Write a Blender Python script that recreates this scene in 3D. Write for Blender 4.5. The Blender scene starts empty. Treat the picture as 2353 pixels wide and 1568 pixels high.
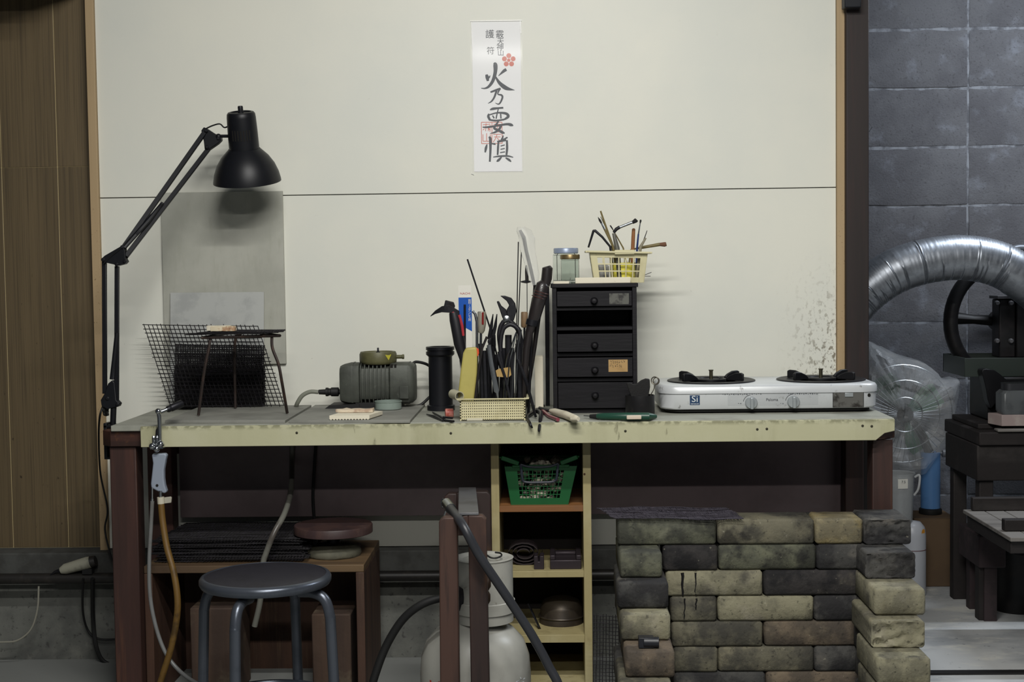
import bpy, bmesh, math, random
from mathutils import Vector, Matrix, noise as mnoise
random.seed(7)
V = Vector
R = math.radians
SC = bpy.context.scene
COL = SC.collection

# ------------------------------------------------------------------ camera
FPX, IW, IH = 3268.0, 2353.0, 1568.0
CAM = V((0, -4.16, 1.155))
YAW, PITCH, ROLL = R(1.6), R(3.0), R(0.75)
_f = V((-math.sin(YAW)*math.cos(PITCH), math.cos(YAW)*math.cos(PITCH), -math.sin(PITCH)))
_r0 = V((math.cos(YAW), math.sin(YAW), 0))
_u0 = _r0.cross(_f)
_r = _r0*math.cos(ROLL) - _u0*math.sin(ROLL)
_u = _r0*math.sin(ROLL) + _u0*math.cos(ROLL)
cd = bpy.data.cameras.new('camera')
cd.sensor_width = 36.0
cd.lens = FPX/IW*36.0
cd.clip_start = 0.05
co = bpy.data.objects.new('camera', cd)
COL.objects.link(co)
m3 = Matrix((_r, _u, -_f)).transposed()
co.matrix_world = Matrix.Translation(CAM) @ m3.to_4x4()
SC.camera = co

# ------------------------------------------------------------------ world, lamps, exposure
wd = bpy.data.worlds.new('world'); SC.world = wd; wd.use_nodes = True
bg = wd.node_tree.nodes['Background']
bg.inputs[0].default_value = (0.60, 0.68, 0.80, 1); bg.inputs[1].default_value = 0.035

def strip_lamp(loc, length, power, color, width=0.06, aim=(0, 0, -1)):
    l = bpy.data.lights.new('tube_or_fill', 'AREA'); l.shape = 'RECTANGLE'
    l.size = length; l.size_y = width; l.energy = power; l.color = color
    o = bpy.data.objects.new('tube_or_fill', l); COL.objects.link(o); o.location = loc
    o.rotation_euler = V(aim).to_track_quat('-Z', 'Y').to_euler()
    return o
WARM = (1.0, 0.985, 0.95)
strip_lamp((0.00, -2.20, 2.55), 1.2, 26, WARM, aim=(0, 0.40, -1))
strip_lamp((0.05, -3.00, 2.50), 1.2, 28, WARM, aim=(0, 0.45, -1))
strip_lamp((0.10, -4.90, 2.50), 1.2, 22, WARM, aim=(0, 0.55, -1))  # added fill lamp behind the camera, to brighten the space under the bench
strip_lamp((2.05, 0.28, 2.55), 1.2, 24, (0.84, 0.91, 1.0), aim=(0.0, -0.15, -1))
SC.view_settings.view_transform = 'Standard'
SC.view_settings.look = 'None'
SC.view_settings.gamma = 1.0
SC.view_settings.exposure = 0.5
SC.view_settings.use_curve_mapping = False

# ------------------------------------------------------------------ helpers
def ray(px, py):
    return _f + _r*((px-IW/2)/FPX) - _u*((py-IH/2)/FPX)
def at(px, py, Y):
    d = ray(px, py); return CAM + d*((Y-CAM.y)/d.y)
def gnd(px, py, z):
    d = ray(px, py); return CAM + d*((z-CAM.z)/d.z)
def sz(n, Y):
    return n*(Y-CAM.y)/FPX
def pts(Y, *l):
    return [at(p[0], p[1], p[2] if len(p) > 2 else Y) for p in l]
def spl(P, k=6, closed=False):
    P = [V(p) for p in P]; n = len(P); out = []
    rng = n if closed else n-1
    for i in range(rng):
        p1, p2 = P[i], P[(i+1) % n]
        p0 = P[i-1] if (i > 0 or closed) else p1*2-p2
        p3 = P[(i+2) % n] if (i+2 < n or closed) else p2*2-p1
        for j in range(k):
            t = j/k
            out.append(0.5*((2*p1)+(p2-p0)*t+(2*p0-5*p1+4*p2-p3)*t*t+(3*p1-p0-3*p2+p3)*t**3))
    if not closed: out.append(P[-1])
    return out
def frame_of(ax):
    ax = V(ax).normalized()
    t = V((0, 0, 1)) if abs(ax.z) < 0.9 else V((1, 0, 0))
    a = ax.cross(t).normalized(); b = ax.cross(a).normalized()
    return ax, a, b

class MB:
    def __init__(s): s.v = []; s.f = []
    def add(s, vs, fs):
        n = len(s.v); s.v += [V(v) for v in vs]; s.f += [tuple(i+n for i in f) for f in fs]; return s
    def hexa(s, a):
        return s.add(a, [(0, 3, 2, 1), (4, 5, 6, 7), (0, 1, 5, 4), (1, 2, 6, 5), (2, 3, 7, 6), (3, 0, 4, 7)])
    def box(s, x0, x1, y0, y1, z0, z1):
        x0, x1 = sorted((x0, x1)); y0, y1 = sorted((y0, y1)); z0, z1 = sorted((z0, z1))
        return s.hexa([(x0, y0, z0), (x1, y0, z0), (x1, y1, z0), (x0, y1, z0),
                       (x0, y0, z1), (x1, y0, z1), (x1, y1, z1), (x0, y1, z1)])
    def pbox(s, x0, y0, x1, y1, Y, d):
        xm, ym = (x0+x1)/2, (y0+y1)/2
        return s.box(at(x0, ym, Y).x, at(x1, ym, Y).x, Y, Y+d, at(xm, y1, Y).z, at(xm, y0, Y).z)
    def bar(s, p, q, w, h, up=(0, -1, 0), w2=None, h2=None):
        p, q = V(p), V(q); ax = (q-p).normalized(); up = V(up)
        sd = ax.cross(up)
        if sd.length < 1e-4: sd = ax.cross(V((1, 0, 0)))
        sd.normalize(); up = sd.cross(ax).normalized()
        w2 = w if w2 is None else w2; h2 = h if h2 is None else h2
        A = [p-sd*w/2-up*h/2, p+sd*w/2-up*h/2, p+sd*w/2+up*h/2, p-sd*w/2+up*h/2]
        B = [q-sd*w2/2-up*h2/2, q+sd*w2/2-up*h2/2, q+sd*w2/2+up*h2/2, q-sd*w2/2+up*h2/2]
        return s.hexa(A+B)
    def prism(s, P, d):
        P = [V(p) for p in P]; d = V(d); n = len(P)
        return s.add(P+[p+d for p in P], [tuple(range(n-1, -1, -1)), tuple(range(n, 2*n))] +
                     [(i, (i+1) % n, n+(i+1) % n, n+i) for i in range(n)])
    def pprism(s, Y, d, *l):
        return s.prism(pts(Y, *l), (0, d, 0))
    def loft(s, rings, caps=True, closed=False):
        n = len(rings[0]); m = len(rings); vs = [p for r in rings for p in r]; fs = []
        for i in range(m if closed else m-1):
            for j in range(n):
                a, b = i*n, ((i+1) % m)*n; k = (j+1) % n
                fs.append((a+j, a+k, b+k, b+j))
        if caps and not closed:
            fs.append(tuple(range(n-1, -1, -1))); fs.append(tuple((m-1)*n+j for j in range(n)))
        return s.add(vs, fs)
    def lathe(s, prof, o, ax=(0, 0, 1), n=24, caps=True):
        ax, a, b = frame_of(ax); o = V(o)
        return s.loft([[o+ax*h+(a*math.cos(2*math.pi*j/n)+b*math.sin(2*math.pi*j/n))*max(r, 1e-5) for j in range(n)] for r, h in prof], caps)
    def cyl(s, p, q, r, r2=None, n=12):
        p, q = V(p), V(q)
        return s.lathe([(r, 0), (r if r2 is None else r2, (q-p).length)], p, q-p, n)
    def tube(s, P, r, n=8, closed=False, caps=True, flat=1.0, fa=1.0):
        P = [V(p) for p in P]; m = len(P); rings = []; prev = None
        if isinstance(r, (list, tuple)) and len(r) != m:
            q = [i*(len(r)-1)/(m-1) for i in range(m)]
            r = [r[int(x)]+(r[min(int(x)+1, len(r)-1)]-r[int(x)])*(x-int(x)) for x in q]
        for i in range(m):
            if closed: t = P[(i+1) % m]-P[i-1]
            else: t = P[min(i+1, m-1)]-P[max(i-1, 0)]
            t.normalize()
            if prev is None: _, a, b = frame_of(t)
            else:
                a = prev-t*prev.dot(t)
                if a.length < 1e-6: _, a, b = frame_of(t)
                a.normalize(); b = t.cross(a)
            prev = a; rr = r[i] if isinstance(r, (list, tuple)) else r
            rings.append([P[i]+(a*fa*math.cos(2*math.pi*j/n)+b*flat*math.sin(2*math.pi*j/n))*rr for j in range(n)])
        return s.loft(rings, caps, closed)
    def ring(s, c, R_, r, ax=(0, 0, 1), n=24, m=6, sx=1.0):
        ax, a, b = frame_of(ax); c = V(c)
        return s.tube([c+a*R_*sx*math.cos(2*math.pi*i/n)+b*R_*math.sin(2*math.pi*i/n) for i in range(n)], r, m, True)
    def ball(s, c, r, n=12, ax=(0, 0, 1), sq=1.0):
        k = max(4, n//2)
        return s.lathe([(r*math.sin(math.pi*i/k), -r*sq*math.cos(math.pi*i/k)) for i in range(k+1)], c, ax, n, False)
    def rot(s, ang, ax, c, i0=0):
        M = Matrix.Translation(V(c)) @ Matrix.Rotation(ang, 4, V(ax)) @ Matrix.Translation(-V(c))
        s.v[i0:] = [M @ v for v in s.v[i0:]]; return s
    def jit(s, a, i0=0):
        s.v[i0:] = [v+V((random.uniform(-a, a), random.uniform(-a, a), random.uniform(-a, a))) for v in s.v[i0:]]; return s

WL = {}
def setp(o, label=None, cat=None, group=None, kind=None):
    if label: o['label'] = label
    if cat: o['category'] = cat
    if group: o['group'] = group
    if kind: o['kind'] = kind
    return o
def thing(name, label, cat, loc, group=None, kind=None):
    o = bpy.data.objects.new(name, None); COL.objects.link(o); o.location = loc
    o.empty_display_size = 0.05; WL[o.name] = V(loc)
    return setp(o, label, cat, group, kind)
def new(name, mb, mat, parent=None, label=None, cat=None, group=None, kind=None, bev=0, smooth=38, segs=2):
    vs = mb.v
    if parent is not None: off = WL[parent.name]
    else:
        lo = [min(v[i] for v in vs) for i in range(3)]; hi = [max(v[i] for v in vs) for i in range(3)]
        off = V(((lo[0]+hi[0])/2, (lo[1]+hi[1])/2, lo[2]))
    me = bpy.data.meshes.new(name); me.from_pydata([v-off for v in vs], [], mb.f)
    bm = bmesh.new(); bm.from_mesh(me); bmesh.ops.recalc_face_normals(bm, faces=bm.faces); bm.to_mesh(me); bm.free()
    me.polygons.foreach_set('use_smooth', [True]*len(me.polygons))
    me.set_sharp_from_angle(angle=R(smooth))
    me.materials.append(mat)
    o = bpy.data.objects.new(name, me); COL.objects.link(o)
    if parent is not None: o.parent = parent
    else: o.location = off
    WL[o.name] = off.copy()
    if bev:
        b = o.modifiers.new('bevel', 'BEVEL'); b.width = bev; b.segments = segs; b.limit_method = 'ANGLE'; b.angle_limit = R(50)
    return setp(o, label, cat, group, kind)

def lin(h):
    h = h.lstrip('#'); c = [int(h[i:i+2], 16)/255 for i in (0, 2, 4)]
    return tuple((x/12.92 if x <= 0.04045 else ((x+0.055)/1.055)**2.4) for x in c)+(1,)
MATS = {}
def mat(name, c, rough=0.6, metal=0.0, layers=(), bump=0, bscale=60, bst=(1, 1, 1), rnd=False, trans=0, alpha=1, spec=0.5, coat=0, ior=1.45, anoise=None):
    """layers: (hex, scale, lo, hi, amount, stretch) noise blends of the thing's own colours"""
    if name in MATS: return MATS[name]
    m = bpy.data.materials.new(name); m.use_nodes = True; nt = m.node_tree; N = nt.nodes; L = nt.links
    b = N['Principled BSDF']
    b.inputs['Base Color'].default_value = lin(c); b.inputs['Roughness'].default_value = rough
    b.inputs['Metallic'].default_value = metal; b.inputs['Specular IOR Level'].default_value = spec
    b.inputs['Transmission Weight'].default_value = trans; b.inputs['Alpha'].default_value = alpha
    b.inputs['Coat Weight'].default_value = coat; b.inputs['IOR'].default_value = ior
    tc = N.new('ShaderNodeTexCoord'); src = tc.outputs['Object']
    if rnd:
        oi = N.new('ShaderNodeObjectInfo'); mu = N.new('ShaderNodeMath'); mu.operation = 'MULTIPLY'; mu.inputs[1].default_value = 37.0
        L.new(oi.outputs['Random'], mu.inputs[0])
        va = N.new('ShaderNodeVectorMath'); va.operation = 'ADD'; L.new(src, va.inputs[0]); L.new(mu.outputs[0], va.inputs[1]); src = va.outputs[0]
    cur = None
    def noise(scale, st, det=6):
        mp = N.new('ShaderNodeMapping'); mp.inputs['Scale'].default_value = st; L.new(src, mp.inputs['Vector'])
        n = N.new('ShaderNodeTexNoise'); n.inputs['Scale'].default_value = scale; n.inputs['Detail'].default_value = det
        n.inputs['Roughness'].default_value = 0.6; L.new(mp.outputs[0], n.inputs['Vector']); return n.outputs['Fac']
    for ly in layers:
        hx, scale, lo, hi, amt = ly[:5]; st = ly[5] if len(ly) > 5 and ly[5] else (1, 1, 1)
        mr = N.new('ShaderNodeMapRange'); mr.inputs['From Min'].default_value = lo; mr.inputs['From Max'].default_value = hi
        mr.inputs['To Max'].default_value = amt; mr.interpolation_type = 'SMOOTHSTEP'; L.new(noise(scale, st), mr.inputs['Value'])
        fac = mr.outputs[0]
        if len(ly) > 6:                      # where on the thing: ((axis, from, to), ...) in object coordinates
            sx = N.new('ShaderNodeSeparateXYZ'); L.new(tc.outputs['Object'], sx.inputs[0])
            for ax, a0, a1 in ly[6]:
                r2 = N.new('ShaderNodeMapRange'); r2.inputs['From Min'].default_value = a0; r2.inputs['From Max'].default_value = a1
                r2.interpolation_type = 'SMOOTHSTEP'; L.new(sx.outputs[ax], r2.inputs['Value'])
                mm = N.new('ShaderNodeMath'); mm.operation = 'MULTIPLY'; L.new(fac, mm.inputs[0]); L.new(r2.outputs[0], mm.inputs[1]); fac = mm.outputs[0]
        mx = N.new('ShaderNodeMix'); mx.data_type = 'RGBA'; L.new(fac, mx.inputs['Factor'])
        if cur is None: mx.inputs['A'].default_value = lin(c)
        else: L.new(cur, mx.inputs['A'])
        mx.inputs['B'].default_value = lin(hx); cur = mx.outputs['Result']
    if cur is not None: L.new(cur, b.inputs['Base Color'])
    if anoise:                               # film whose folds are milkier than its flat stretches
        sc_n, st_n, lo, hi, a0, a1 = anoise
        mr = N.new('ShaderNodeMapRange'); mr.inputs['From Min'].default_value = lo; mr.inputs['From Max'].default_value = hi
        mr.inputs['To Min'].default_value = a0; mr.inputs['To Max'].default_value = a1; L.new(noise(sc_n, st_n), mr.inputs['Value']); L.new(mr.outputs[0], b.inputs['Alpha'])
    if bump:
        bp = N.new('ShaderNodeBump'); bp.inputs['Strength'].default_value = bump; bp.inputs['Distance'].default_value = 0.004
        L.new(noise(bscale, bst), bp.inputs['Height']); L.new(bp.outputs[0], b.inputs['Normal'])
    MATS[name] = m; return m

def text_mesh(body, size, align='CENTER'):
    cu = bpy.data.curves.new('lettering', 'FONT'); cu.body = body; cu.size = size; cu.align_x = align; cu.align_y = 'CENTER'
    cu.resolution_u = 3
    o = bpy.data.objects.new('lettering', cu); COL.objects.link(o)
    dg = bpy.context.evaluated_depsgraph_get(); dg.update()
    me = bpy.data.meshes.new_from_object(o.evaluated_get(dg))
    vs = [v.co.copy() for v in me.vertices]; fs = [tuple(p.vertices) for p in me.polygons]
    bpy.data.objects.remove(o); bpy.data.curves.remove(cu); bpy.data.meshes.remove(me)
    return vs, fs
def lettering(mb, body, c, h, Y, sx=1.0, ry=0.0, wrap=None):
    """flat print in the X-Z plane at depth Y, centred on c=(x,z); h = letter height"""
    vs, fs = text_mesh(body, h*1.35)
    out = []
    for v in vs:
        x, z = v.x*sx, v.y
        x, z = x*math.cos(ry)-z*math.sin(ry), x*math.sin(ry)+z*math.cos(ry)
        if wrap:                               # wrap = (axis x, axis y, radius): print on a cylinder wall
            a = (c[0]+x-wrap[0])/wrap[2]; out.append((wrap[0]+wrap[2]*math.sin(a), wrap[1]-wrap[2]*math.cos(a), c[1]+z))
        else: out.append((c[0]+x, Y, c[1]+z))
    return mb.add(out, fs)

# ------------------------------------------------------------------ materials
ST = (1, 1, 0.06)      # grain running up
SX = (0.06, 1, 1)      # grain running along x
whiteboard = mat('white_board', 'e5e4d7', 0.42, layers=[
    ('d9dbd2', 1.3, 0.35, 0.7, 0.8), ('b4b2a2', 30, 0.68, 0.80, 0.45),
    ('6b604a', 75, 0.53, 0.62, 0.85, (1, 1, 0.7), ((0, 0.64, 0.84), (2, 1.22, 0.85))),
    ('4a3d28', 130, 0.55, 0.63, 0.8, (1, 1, 0.6), ((0, 0.70, 0.83), (2, 1.15, 0.80))),
    ('8f8d80', 60, 0.69, 0.74, 0.6, (1, 1, 0.8), ((2, 1.25, 0.95),))], spec=0.3, bump=0.04, bscale=90)
gap_dark = mat('dark_gap', '15130f', 0.9)
frame_wood = mat('pale_frame_wood', 'b09874', 0.6, layers=[('9c8462', 25, 0.4, 0.7, 0.6, ST), ('5e4526', 160, 0.62, 0.70, 0.8, None, ((2, 1.2, 0.85),))])
panel_wood = mat('brown_wall_panel', '6b5c43', 0.5, layers=[('5c4f39', 12, 0.35, 0.65, 0.7, (1, 1, 0.05)), ('40372a', 190, 0.42, 0.72, 0.6, (1, 1, 0.012)),
    ('241d14', 70, 0.66, 0.72, 0.7, (1, 1, 0.5), ((2, 0.95, 0.75),))], bump=0.12, bscale=150, bst=(1, 1, 0.02), rnd=True)
groove = mat('pale_groove', 'b8a67c', 0.7)
dark_post = mat('dark_post_wood', '2b2220', 0.55, layers=[('1b1716', 14, 0.35, 0.65, 0.8, ST), ('3a2420', 60, 0.5, 0.75, 0.5, ST)])
conc = mat('concrete_base', '6d6e68', 0.85, layers=[('4a4b49', 3.5, 0.4, 0.62, 0.8), ('3a3937', 60, 0.58, 0.68, 0.7), ('85857c', 9, 0.55, 0.75, 0.5)], bump=0.25, bscale=70)
conc_dark = mat('concrete_ledge', '4b4c49', 0.85, layers=[('33322f', 12, 0.4, 0.65, 0.7)], bump=0.2)
block_m = mat('grey_block', '6b6c70', 0.9, layers=[('55555a', 4, 0.35, 0.65, 0.8), ('868b95', 10, 0.52, 0.72, 0.6), ('3b3a3c', 120, 0.55, 0.7, 0.5)], bump=0.5, bscale=160, rnd=True)
mortar_m = mat('mortar', '8e9299', 0.9, layers=[('55565b', 14, 0.42, 0.6, 0.9)], bump=0.3)  # pale tone also stands for the lit edges along the joints
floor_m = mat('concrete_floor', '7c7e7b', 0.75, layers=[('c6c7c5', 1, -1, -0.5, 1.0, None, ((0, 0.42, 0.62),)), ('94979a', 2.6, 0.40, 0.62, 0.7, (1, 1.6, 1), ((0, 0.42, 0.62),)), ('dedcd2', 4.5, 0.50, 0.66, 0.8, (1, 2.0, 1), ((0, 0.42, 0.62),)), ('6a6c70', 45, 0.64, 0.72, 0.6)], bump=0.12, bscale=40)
black_pipe = mat('black_pipe', '23211f', 0.45, layers=[('37332e', 30, 0.5, 0.7, 0.6)])
rail_m = mat('floor_rail', '1c1b1b', 0.6)

# ------------------------------------------------------------------ floor
new('floor', MB().box(-4, 5, -5.2, 1.3, -0.06, 0), floor_m, kind='structure')
new('trim_4', MB().box(1.02, 2.6, -0.215, -0.185, 0, 0.006), rail_m, kind='structure')

# ------------------------------------------------------------------ white boarded wall
XL, XR = at(228, 400, 0).x, 0.828
ZT = 2.35
zseam = at(1080, 443, 0).z
zbot = at(900, 1256, 0).z
wb = new('wall_back', MB().box(XL-0.02, XR+0.01, 0.012, 0.06, zbot-0.01, ZT), gap_dark, kind='structure')
wr = WL[wb.name]
def board(x0, x1, z0, z1, nm='board'):
    o = new(nm, MB().box(x0, x1, 0, 0.0125, z0, z1), whiteboard, bev=0.001)
    # parent with the object coordinates kept in world axes, so stains stay where they are
    me = o.data; off = WL[o.name]
    for v in me.vertices: v.co += off
    o.parent = wb; o.location = -wr
    return o
board(XL, XR, zseam+0.0012, ZT)
board(XL, XR, zbot, zseam-0.0012)
# pale wooden battens at both ends
x0 = at(206, 300, -0.012).x
new('trim_1', MB().box(x0-0.004, XL-0.0006, -0.014, 0.05, 0.31, ZT), frame_wood, kind='structure', bev=0.0015)
x1 = at(1941, 400, -0.012).x
new('trim_2', MB().box(XR+0.0008, x1, -0.014, 0.06, 0.31, ZT), frame_wood, kind='structure', bev=0.0015)
x2 = at(1997, 400, -0.03).x
po = new('trim_3', MB().box(x1+0.0005, x2, -0.03, 0.09, 0, ZT), dark_post, kind='structure', bev=0.003)
# dark bracket at the top of the post
brk = MB().pbox(1941, -30, 1979, 17, -0.075, 0.044)
new('bracket', brk, mat('dark_iron', '1d1f24', 0.5, 0.4), po, bev=0.003)
nail = MB().tube(pts(-0.034, (1997, 283), (2004, 292), (1997, 303)), 0.0007, 5)
new('wire_hook', nail, MATS['dark_iron'], po)
# partition side and the wall behind the bench: concrete foot
zl = at(100, 1268, -0.03).z
new('baseboard_back', MB().box(-4, x1, -0.005, 0.09, 0, zl-0.065), conc, kind='structure')
new('baseboard_left', MB().box(-4, x1, -0.055, 0.09, zl-0.066, zl), conc_dark, kind='structure', bev=0.004)
pz = at(930, 1325, -0.08).z
pp_ = MB().tube([(-4, -0.075, pz), (x1-0.02, -0.075, pz)], 0.0155, 14)
new('wall_pipe', pp_, black_pipe, label='long black conduit pipe running along the concrete wall foot', cat='pipe')

# ------------------------------------------------------------------ brown panelled wall on the left
YP = 0.030
wl = new('wall_left', MB().box(-4, x0-0.004, YP+0.0022, YP+0.06, zl, ZT), groove, kind='structure')
xg = at(132, 384, YP).x; zs = at(100, 384, YP).z
wdt = at(140, 700, YP).x-at(12, 700, YP).x
xx = xg
edges = [x0-0.0045]
while xx > -3.0:
    edges.append(xx); xx -= wdt
for i in range(len(edges)-1):
    a, b = edges[i+1]+0.0012, edges[i]-0.0012
    for z0, z1 in ((zl+0.002, zs-0.0006), (zs+0.0006, ZT)):
        new('panel', MB().box(a, b, YP, YP+0.0021, z0, z1), panel_wood, wl, bev=0.0008)
# unseen box added above the panelling to throw shade on it
new('shade_box', MB().box(-3.2, x0-0.006, -0.40, YP-0.0005, 1.975, 2.35), dark_post, label='unseen dark box added high up to shade the brown panelling', cat='shade box', bev=0.004)

# ------------------------------------------------------------------ block wall of the next bay
YB = 1.1
wf = new('wall_right', MB().box(0.3, 4.6, YB+0.006, YB+0.15, 0, 2.6), mortar_m, kind='structure')
bm_ = []
for k in range(3):
    b = MB(); nx, nz = 10, 6; W_, H_, D_ = 0.4205, 0.2075, 0.10
    vs = []; fs = []
    for j in range(nz+1):
        for i in range(nx+1):
            x, z = W_*i/nx, H_*j/nz
            e = (i in (0, nx)) or (j in (0, nz))
            r_ = 0.004 if e else 0
            x += random.uniform(0, 0.003) if i == 0 else (-random.uniform(0, 0.003) if i == nx else 0)
            z += random.uniform(0, 0.003) if j == 0 else (-random.uniform(0, 0.006) if j == nz else 0)
            vs.append((x, r_+random.uniform(-0.0006, 0.0006), z))
    nv = len(vs)
    for j in range(nz):
        for i in range(nx):
            a = j*(nx+1)+i; fs.append((a, a+1, a+nx+2, a+nx+1))
    # sides going back
    rim = [i for i in range(nx+1)]+[j*(nx+1)+nx for j in range(1, nz+1)]+[nz*(nx+1)+i for i in range(nx-1, -1, -1)]+[j*(nx+1) for j in range(nz-1, 0, -1)]
    for q in rim: vs.append((vs[q][0], D_, vs[q][2]))
    for q in range(len(rim)):
        q2 = (q+1) % len(rim); fs.append((rim[q2], rim[q], nv+q, nv+q2))
    b.add(vs, fs); bm_.append(b)
zrow = 1.3575; xj = 1.527
metas = []
for b in bm_:
    me = bpy.data.meshes.new('block'); me.from_pydata(b.v, [], b.f); bq = bmesh.new(); bq.from_mesh(me); bmesh.ops.recalc_face_normals(bq, faces=bq.faces); bq.to_mesh(me); bq.free()
    me.polygons.foreach_set('use_smooth', [True]*len(me.polygons)); me.set_sharp_from_angle(angle=R(60)); me.materials.append(block_m); metas.append(me)
for r_ in range(-7, 6):
    for c_ in range(-2, 7):
        z = zrow+0.2135*r_
        if z < -0.2: continue
        o = bpy.data.objects.new('block', random.choice(metas)); COL.objects.link(o); o.parent = wf
        o.location = V((xj+0.426*c_+0.0028, YB+random.uniform(-0.0015, 0.0015), z+0.003))-WL[wf.name]
# ------------------------------------------------------------------ common materials
red_wood = mat('red_brown_wood', '4c3029', 0.55, layers=[('2a1e1b', 9, 0.35, 0.62, 0.85, ST), ('64402c', 30, 0.55, 0.75, 0.6, ST)], bump=0.08, bst=ST)
red_wood_x = mat('red_brown_wood_flat', '4b2d24', 0.5, layers=[('2a1c18', 9, 0.35, 0.62, 0.85, SX), ('8a5a30', 12, 0.60, 0.75, 0.8)], bump=0.08, bst=SX)
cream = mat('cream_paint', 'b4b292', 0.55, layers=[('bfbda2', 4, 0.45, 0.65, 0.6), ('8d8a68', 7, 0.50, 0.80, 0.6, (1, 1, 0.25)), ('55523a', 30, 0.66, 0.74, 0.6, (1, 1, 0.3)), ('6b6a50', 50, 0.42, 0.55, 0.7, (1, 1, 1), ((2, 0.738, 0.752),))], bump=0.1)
grey_top = mat('grey_bench_sheet', '97988d', 0.7, layers=[('7a7a71', 6, 0.4, 0.65, 0.8), ('aaaba0', 30, 0.6, 0.75, 0.5)])
slab_m = mat('grey_slab', '86867f', 0.65, layers=[('70706a', 8, 0.4, 0.65, 0.8), ('b4b4ac', 45, 0.68, 0.74, 0.7)], bump=0.06)
blackm = mat('black_enamel', '131418', 0.42, layers=[('1a1b20', 20, 0.5, 0.7, 0.5)], spec=0.35)
black_rub = mat('black_rubber', '141414', 0.6)
dark_steel = mat('dark_steel', '26262a', 0.42, 0.6, layers=[('3b3b3e', 40, 0.5, 0.7, 0.6), ('1b1512', 25, 0.55, 0.7, 0.6)])
steel = mat('bright_steel', 'a9adb0', 0.28, 1.0, layers=[('6f7273', 30, 0.5, 0.7, 0.5)])
chrome = mat('chrome', 'c5c7c9', 0.12, 1.0)
soot_wire = mat('sooty_wire', '1d1b1d', 0.6, 0.3, layers=[('34303a', 80, 0.5, 0.7, 0.6)])
white_cer = mat('white_ceramic', 'ded7c2', 0.7, layers=[('c9b48c', 18, 0.6, 0.75, 0.7), ('8a6a4c', 40, 0.68, 0.76, 0.6)], bump=0.15, bscale=120)
screw_m = mat('screw_head', '3a382c', 0.5, 0.4)
wood_pale = mat('pale_wood', 'a08c5e', 0.6, layers=[('7f6c45', 20, 0.4, 0.7, 0.7, SX)])

ZB = 0.754
YF = -0.50
# ------------------------------------------------------------------ workbench
bl, br = at(254, 974, YF).x, at(2055, 960, YF).x
wbn = thing('workbench', 'long workbench with a grey top and cream front board on red-brown legs', 'workbench', ((bl+br)/2, -0.27, 0))
new('tabletop', MB().prism([V((bl-0.035, -0.30, .697)), V((bl-0.035, -0.455, .697)), V((bl-0.005, -0.488, .697)), V((br-0.03, -0.488, .697)), V((br+0.012, -0.455, .697)), V((br+0.012, -0.062, .697)), V((bl-0.035, -0.062, .697))], (0, 0, 0.041)), red_wood_x, wbn, bev=0.002)
new('top_sheet', MB().box(bl, br, YF, -0.062, ZB-0.0155, ZB), grey_top, wbn, bev=0.002)
fx = at(323, 1000, YF-0.012).x; fr = at(2056, 985, YF-0.012).x
zt, zb = ZB-0.002, at(1100, 1021, YF-0.012).z
fb = new('front_board', MB().prism([V((fx, YF-0.013, zb)), V((at(2010, 1000, YF).x, YF-0.013, zb)), V((at(2030, 1000, YF).x, YF-0.013, zb+0.018)), V((fr, YF-0.013, zb+0.024)), V((fr, YF-0.013, zt)), V((fx, YF-0.013, zt))], (0, 0.0125, 0)), cream, wbn, bev=0.0012)
for px, py in ((682, 995), (1036, 996), (1437, 991), (1740, 987), (1762, 986), (2003, 980), (1982, 979)):
    p = at(px, py, YF-0.013)
    new('screw', MB().lathe([(0.0034, -0.0004), (0.0034, 0.0008), (0.002, 0.0013)], (p.x, YF-0.013, p.z), (0, -1, 0), 10), screw_m, fb)
lg = [(at(258, 1200, -0.47).x, at(319, 1200, -0.47).x), (at(2003, 1100, -0.47).x, at(2050, 1100, -0.47).x)]
for a, b in lg:
    for y0 in (-0.478, -0.135):
        new('leg', MB().box(a, b, y0, y0+0.062, 0, .6965), red_wood, wbn, bev=0.003)
panel_dark = mat('dark_back_panel', '7d6e6f', 0.4, layers=[('6b5e5e', 3, 0.4, 0.6, 0.8), ('85807f', 5, 0.60, 0.80, 0.5, (0.5, 1, 2.5))])
zp = at(900, 1186, -0.06).z
new('back_panel', MB().box(lg[0][1]+0.002, at(1940, 1100, -0.06).x, -0.0605, -0.0485, zp, .735), panel_dark, wbn, bev=0.001)
new('rear_rail', MB().box(bl-0.03, br+0.01, -0.0485, -0.016, .62, .735), red_wood_x, wbn, bev=0.002)

# grey slabs
def slab(l, r, fy, by, nm, lab):
    z1 = ZB+0.0075; m = MB()
    a, b = gnd(l, fy, ZB), gnd(r, fy, ZB); m.prism([V((a.x, a.y, ZB)), V((b.x, b.y, ZB)), V((b.x, by, ZB)), V((a.x, by, ZB))], (0, 0, 0.0075))
    return new(nm, m, slab_m, label=lab, cat='slab', bev=0.001)
slab(379, 655, 973, -0.07, 'stone_slab', 'flat grey slab under the black wire tripod stand')
slab(664, 942, 973, -0.07, 'stone_slab', 'flat grey slab under the white corrugated ceramic tile')
ZS = ZB+0.0075

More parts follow.
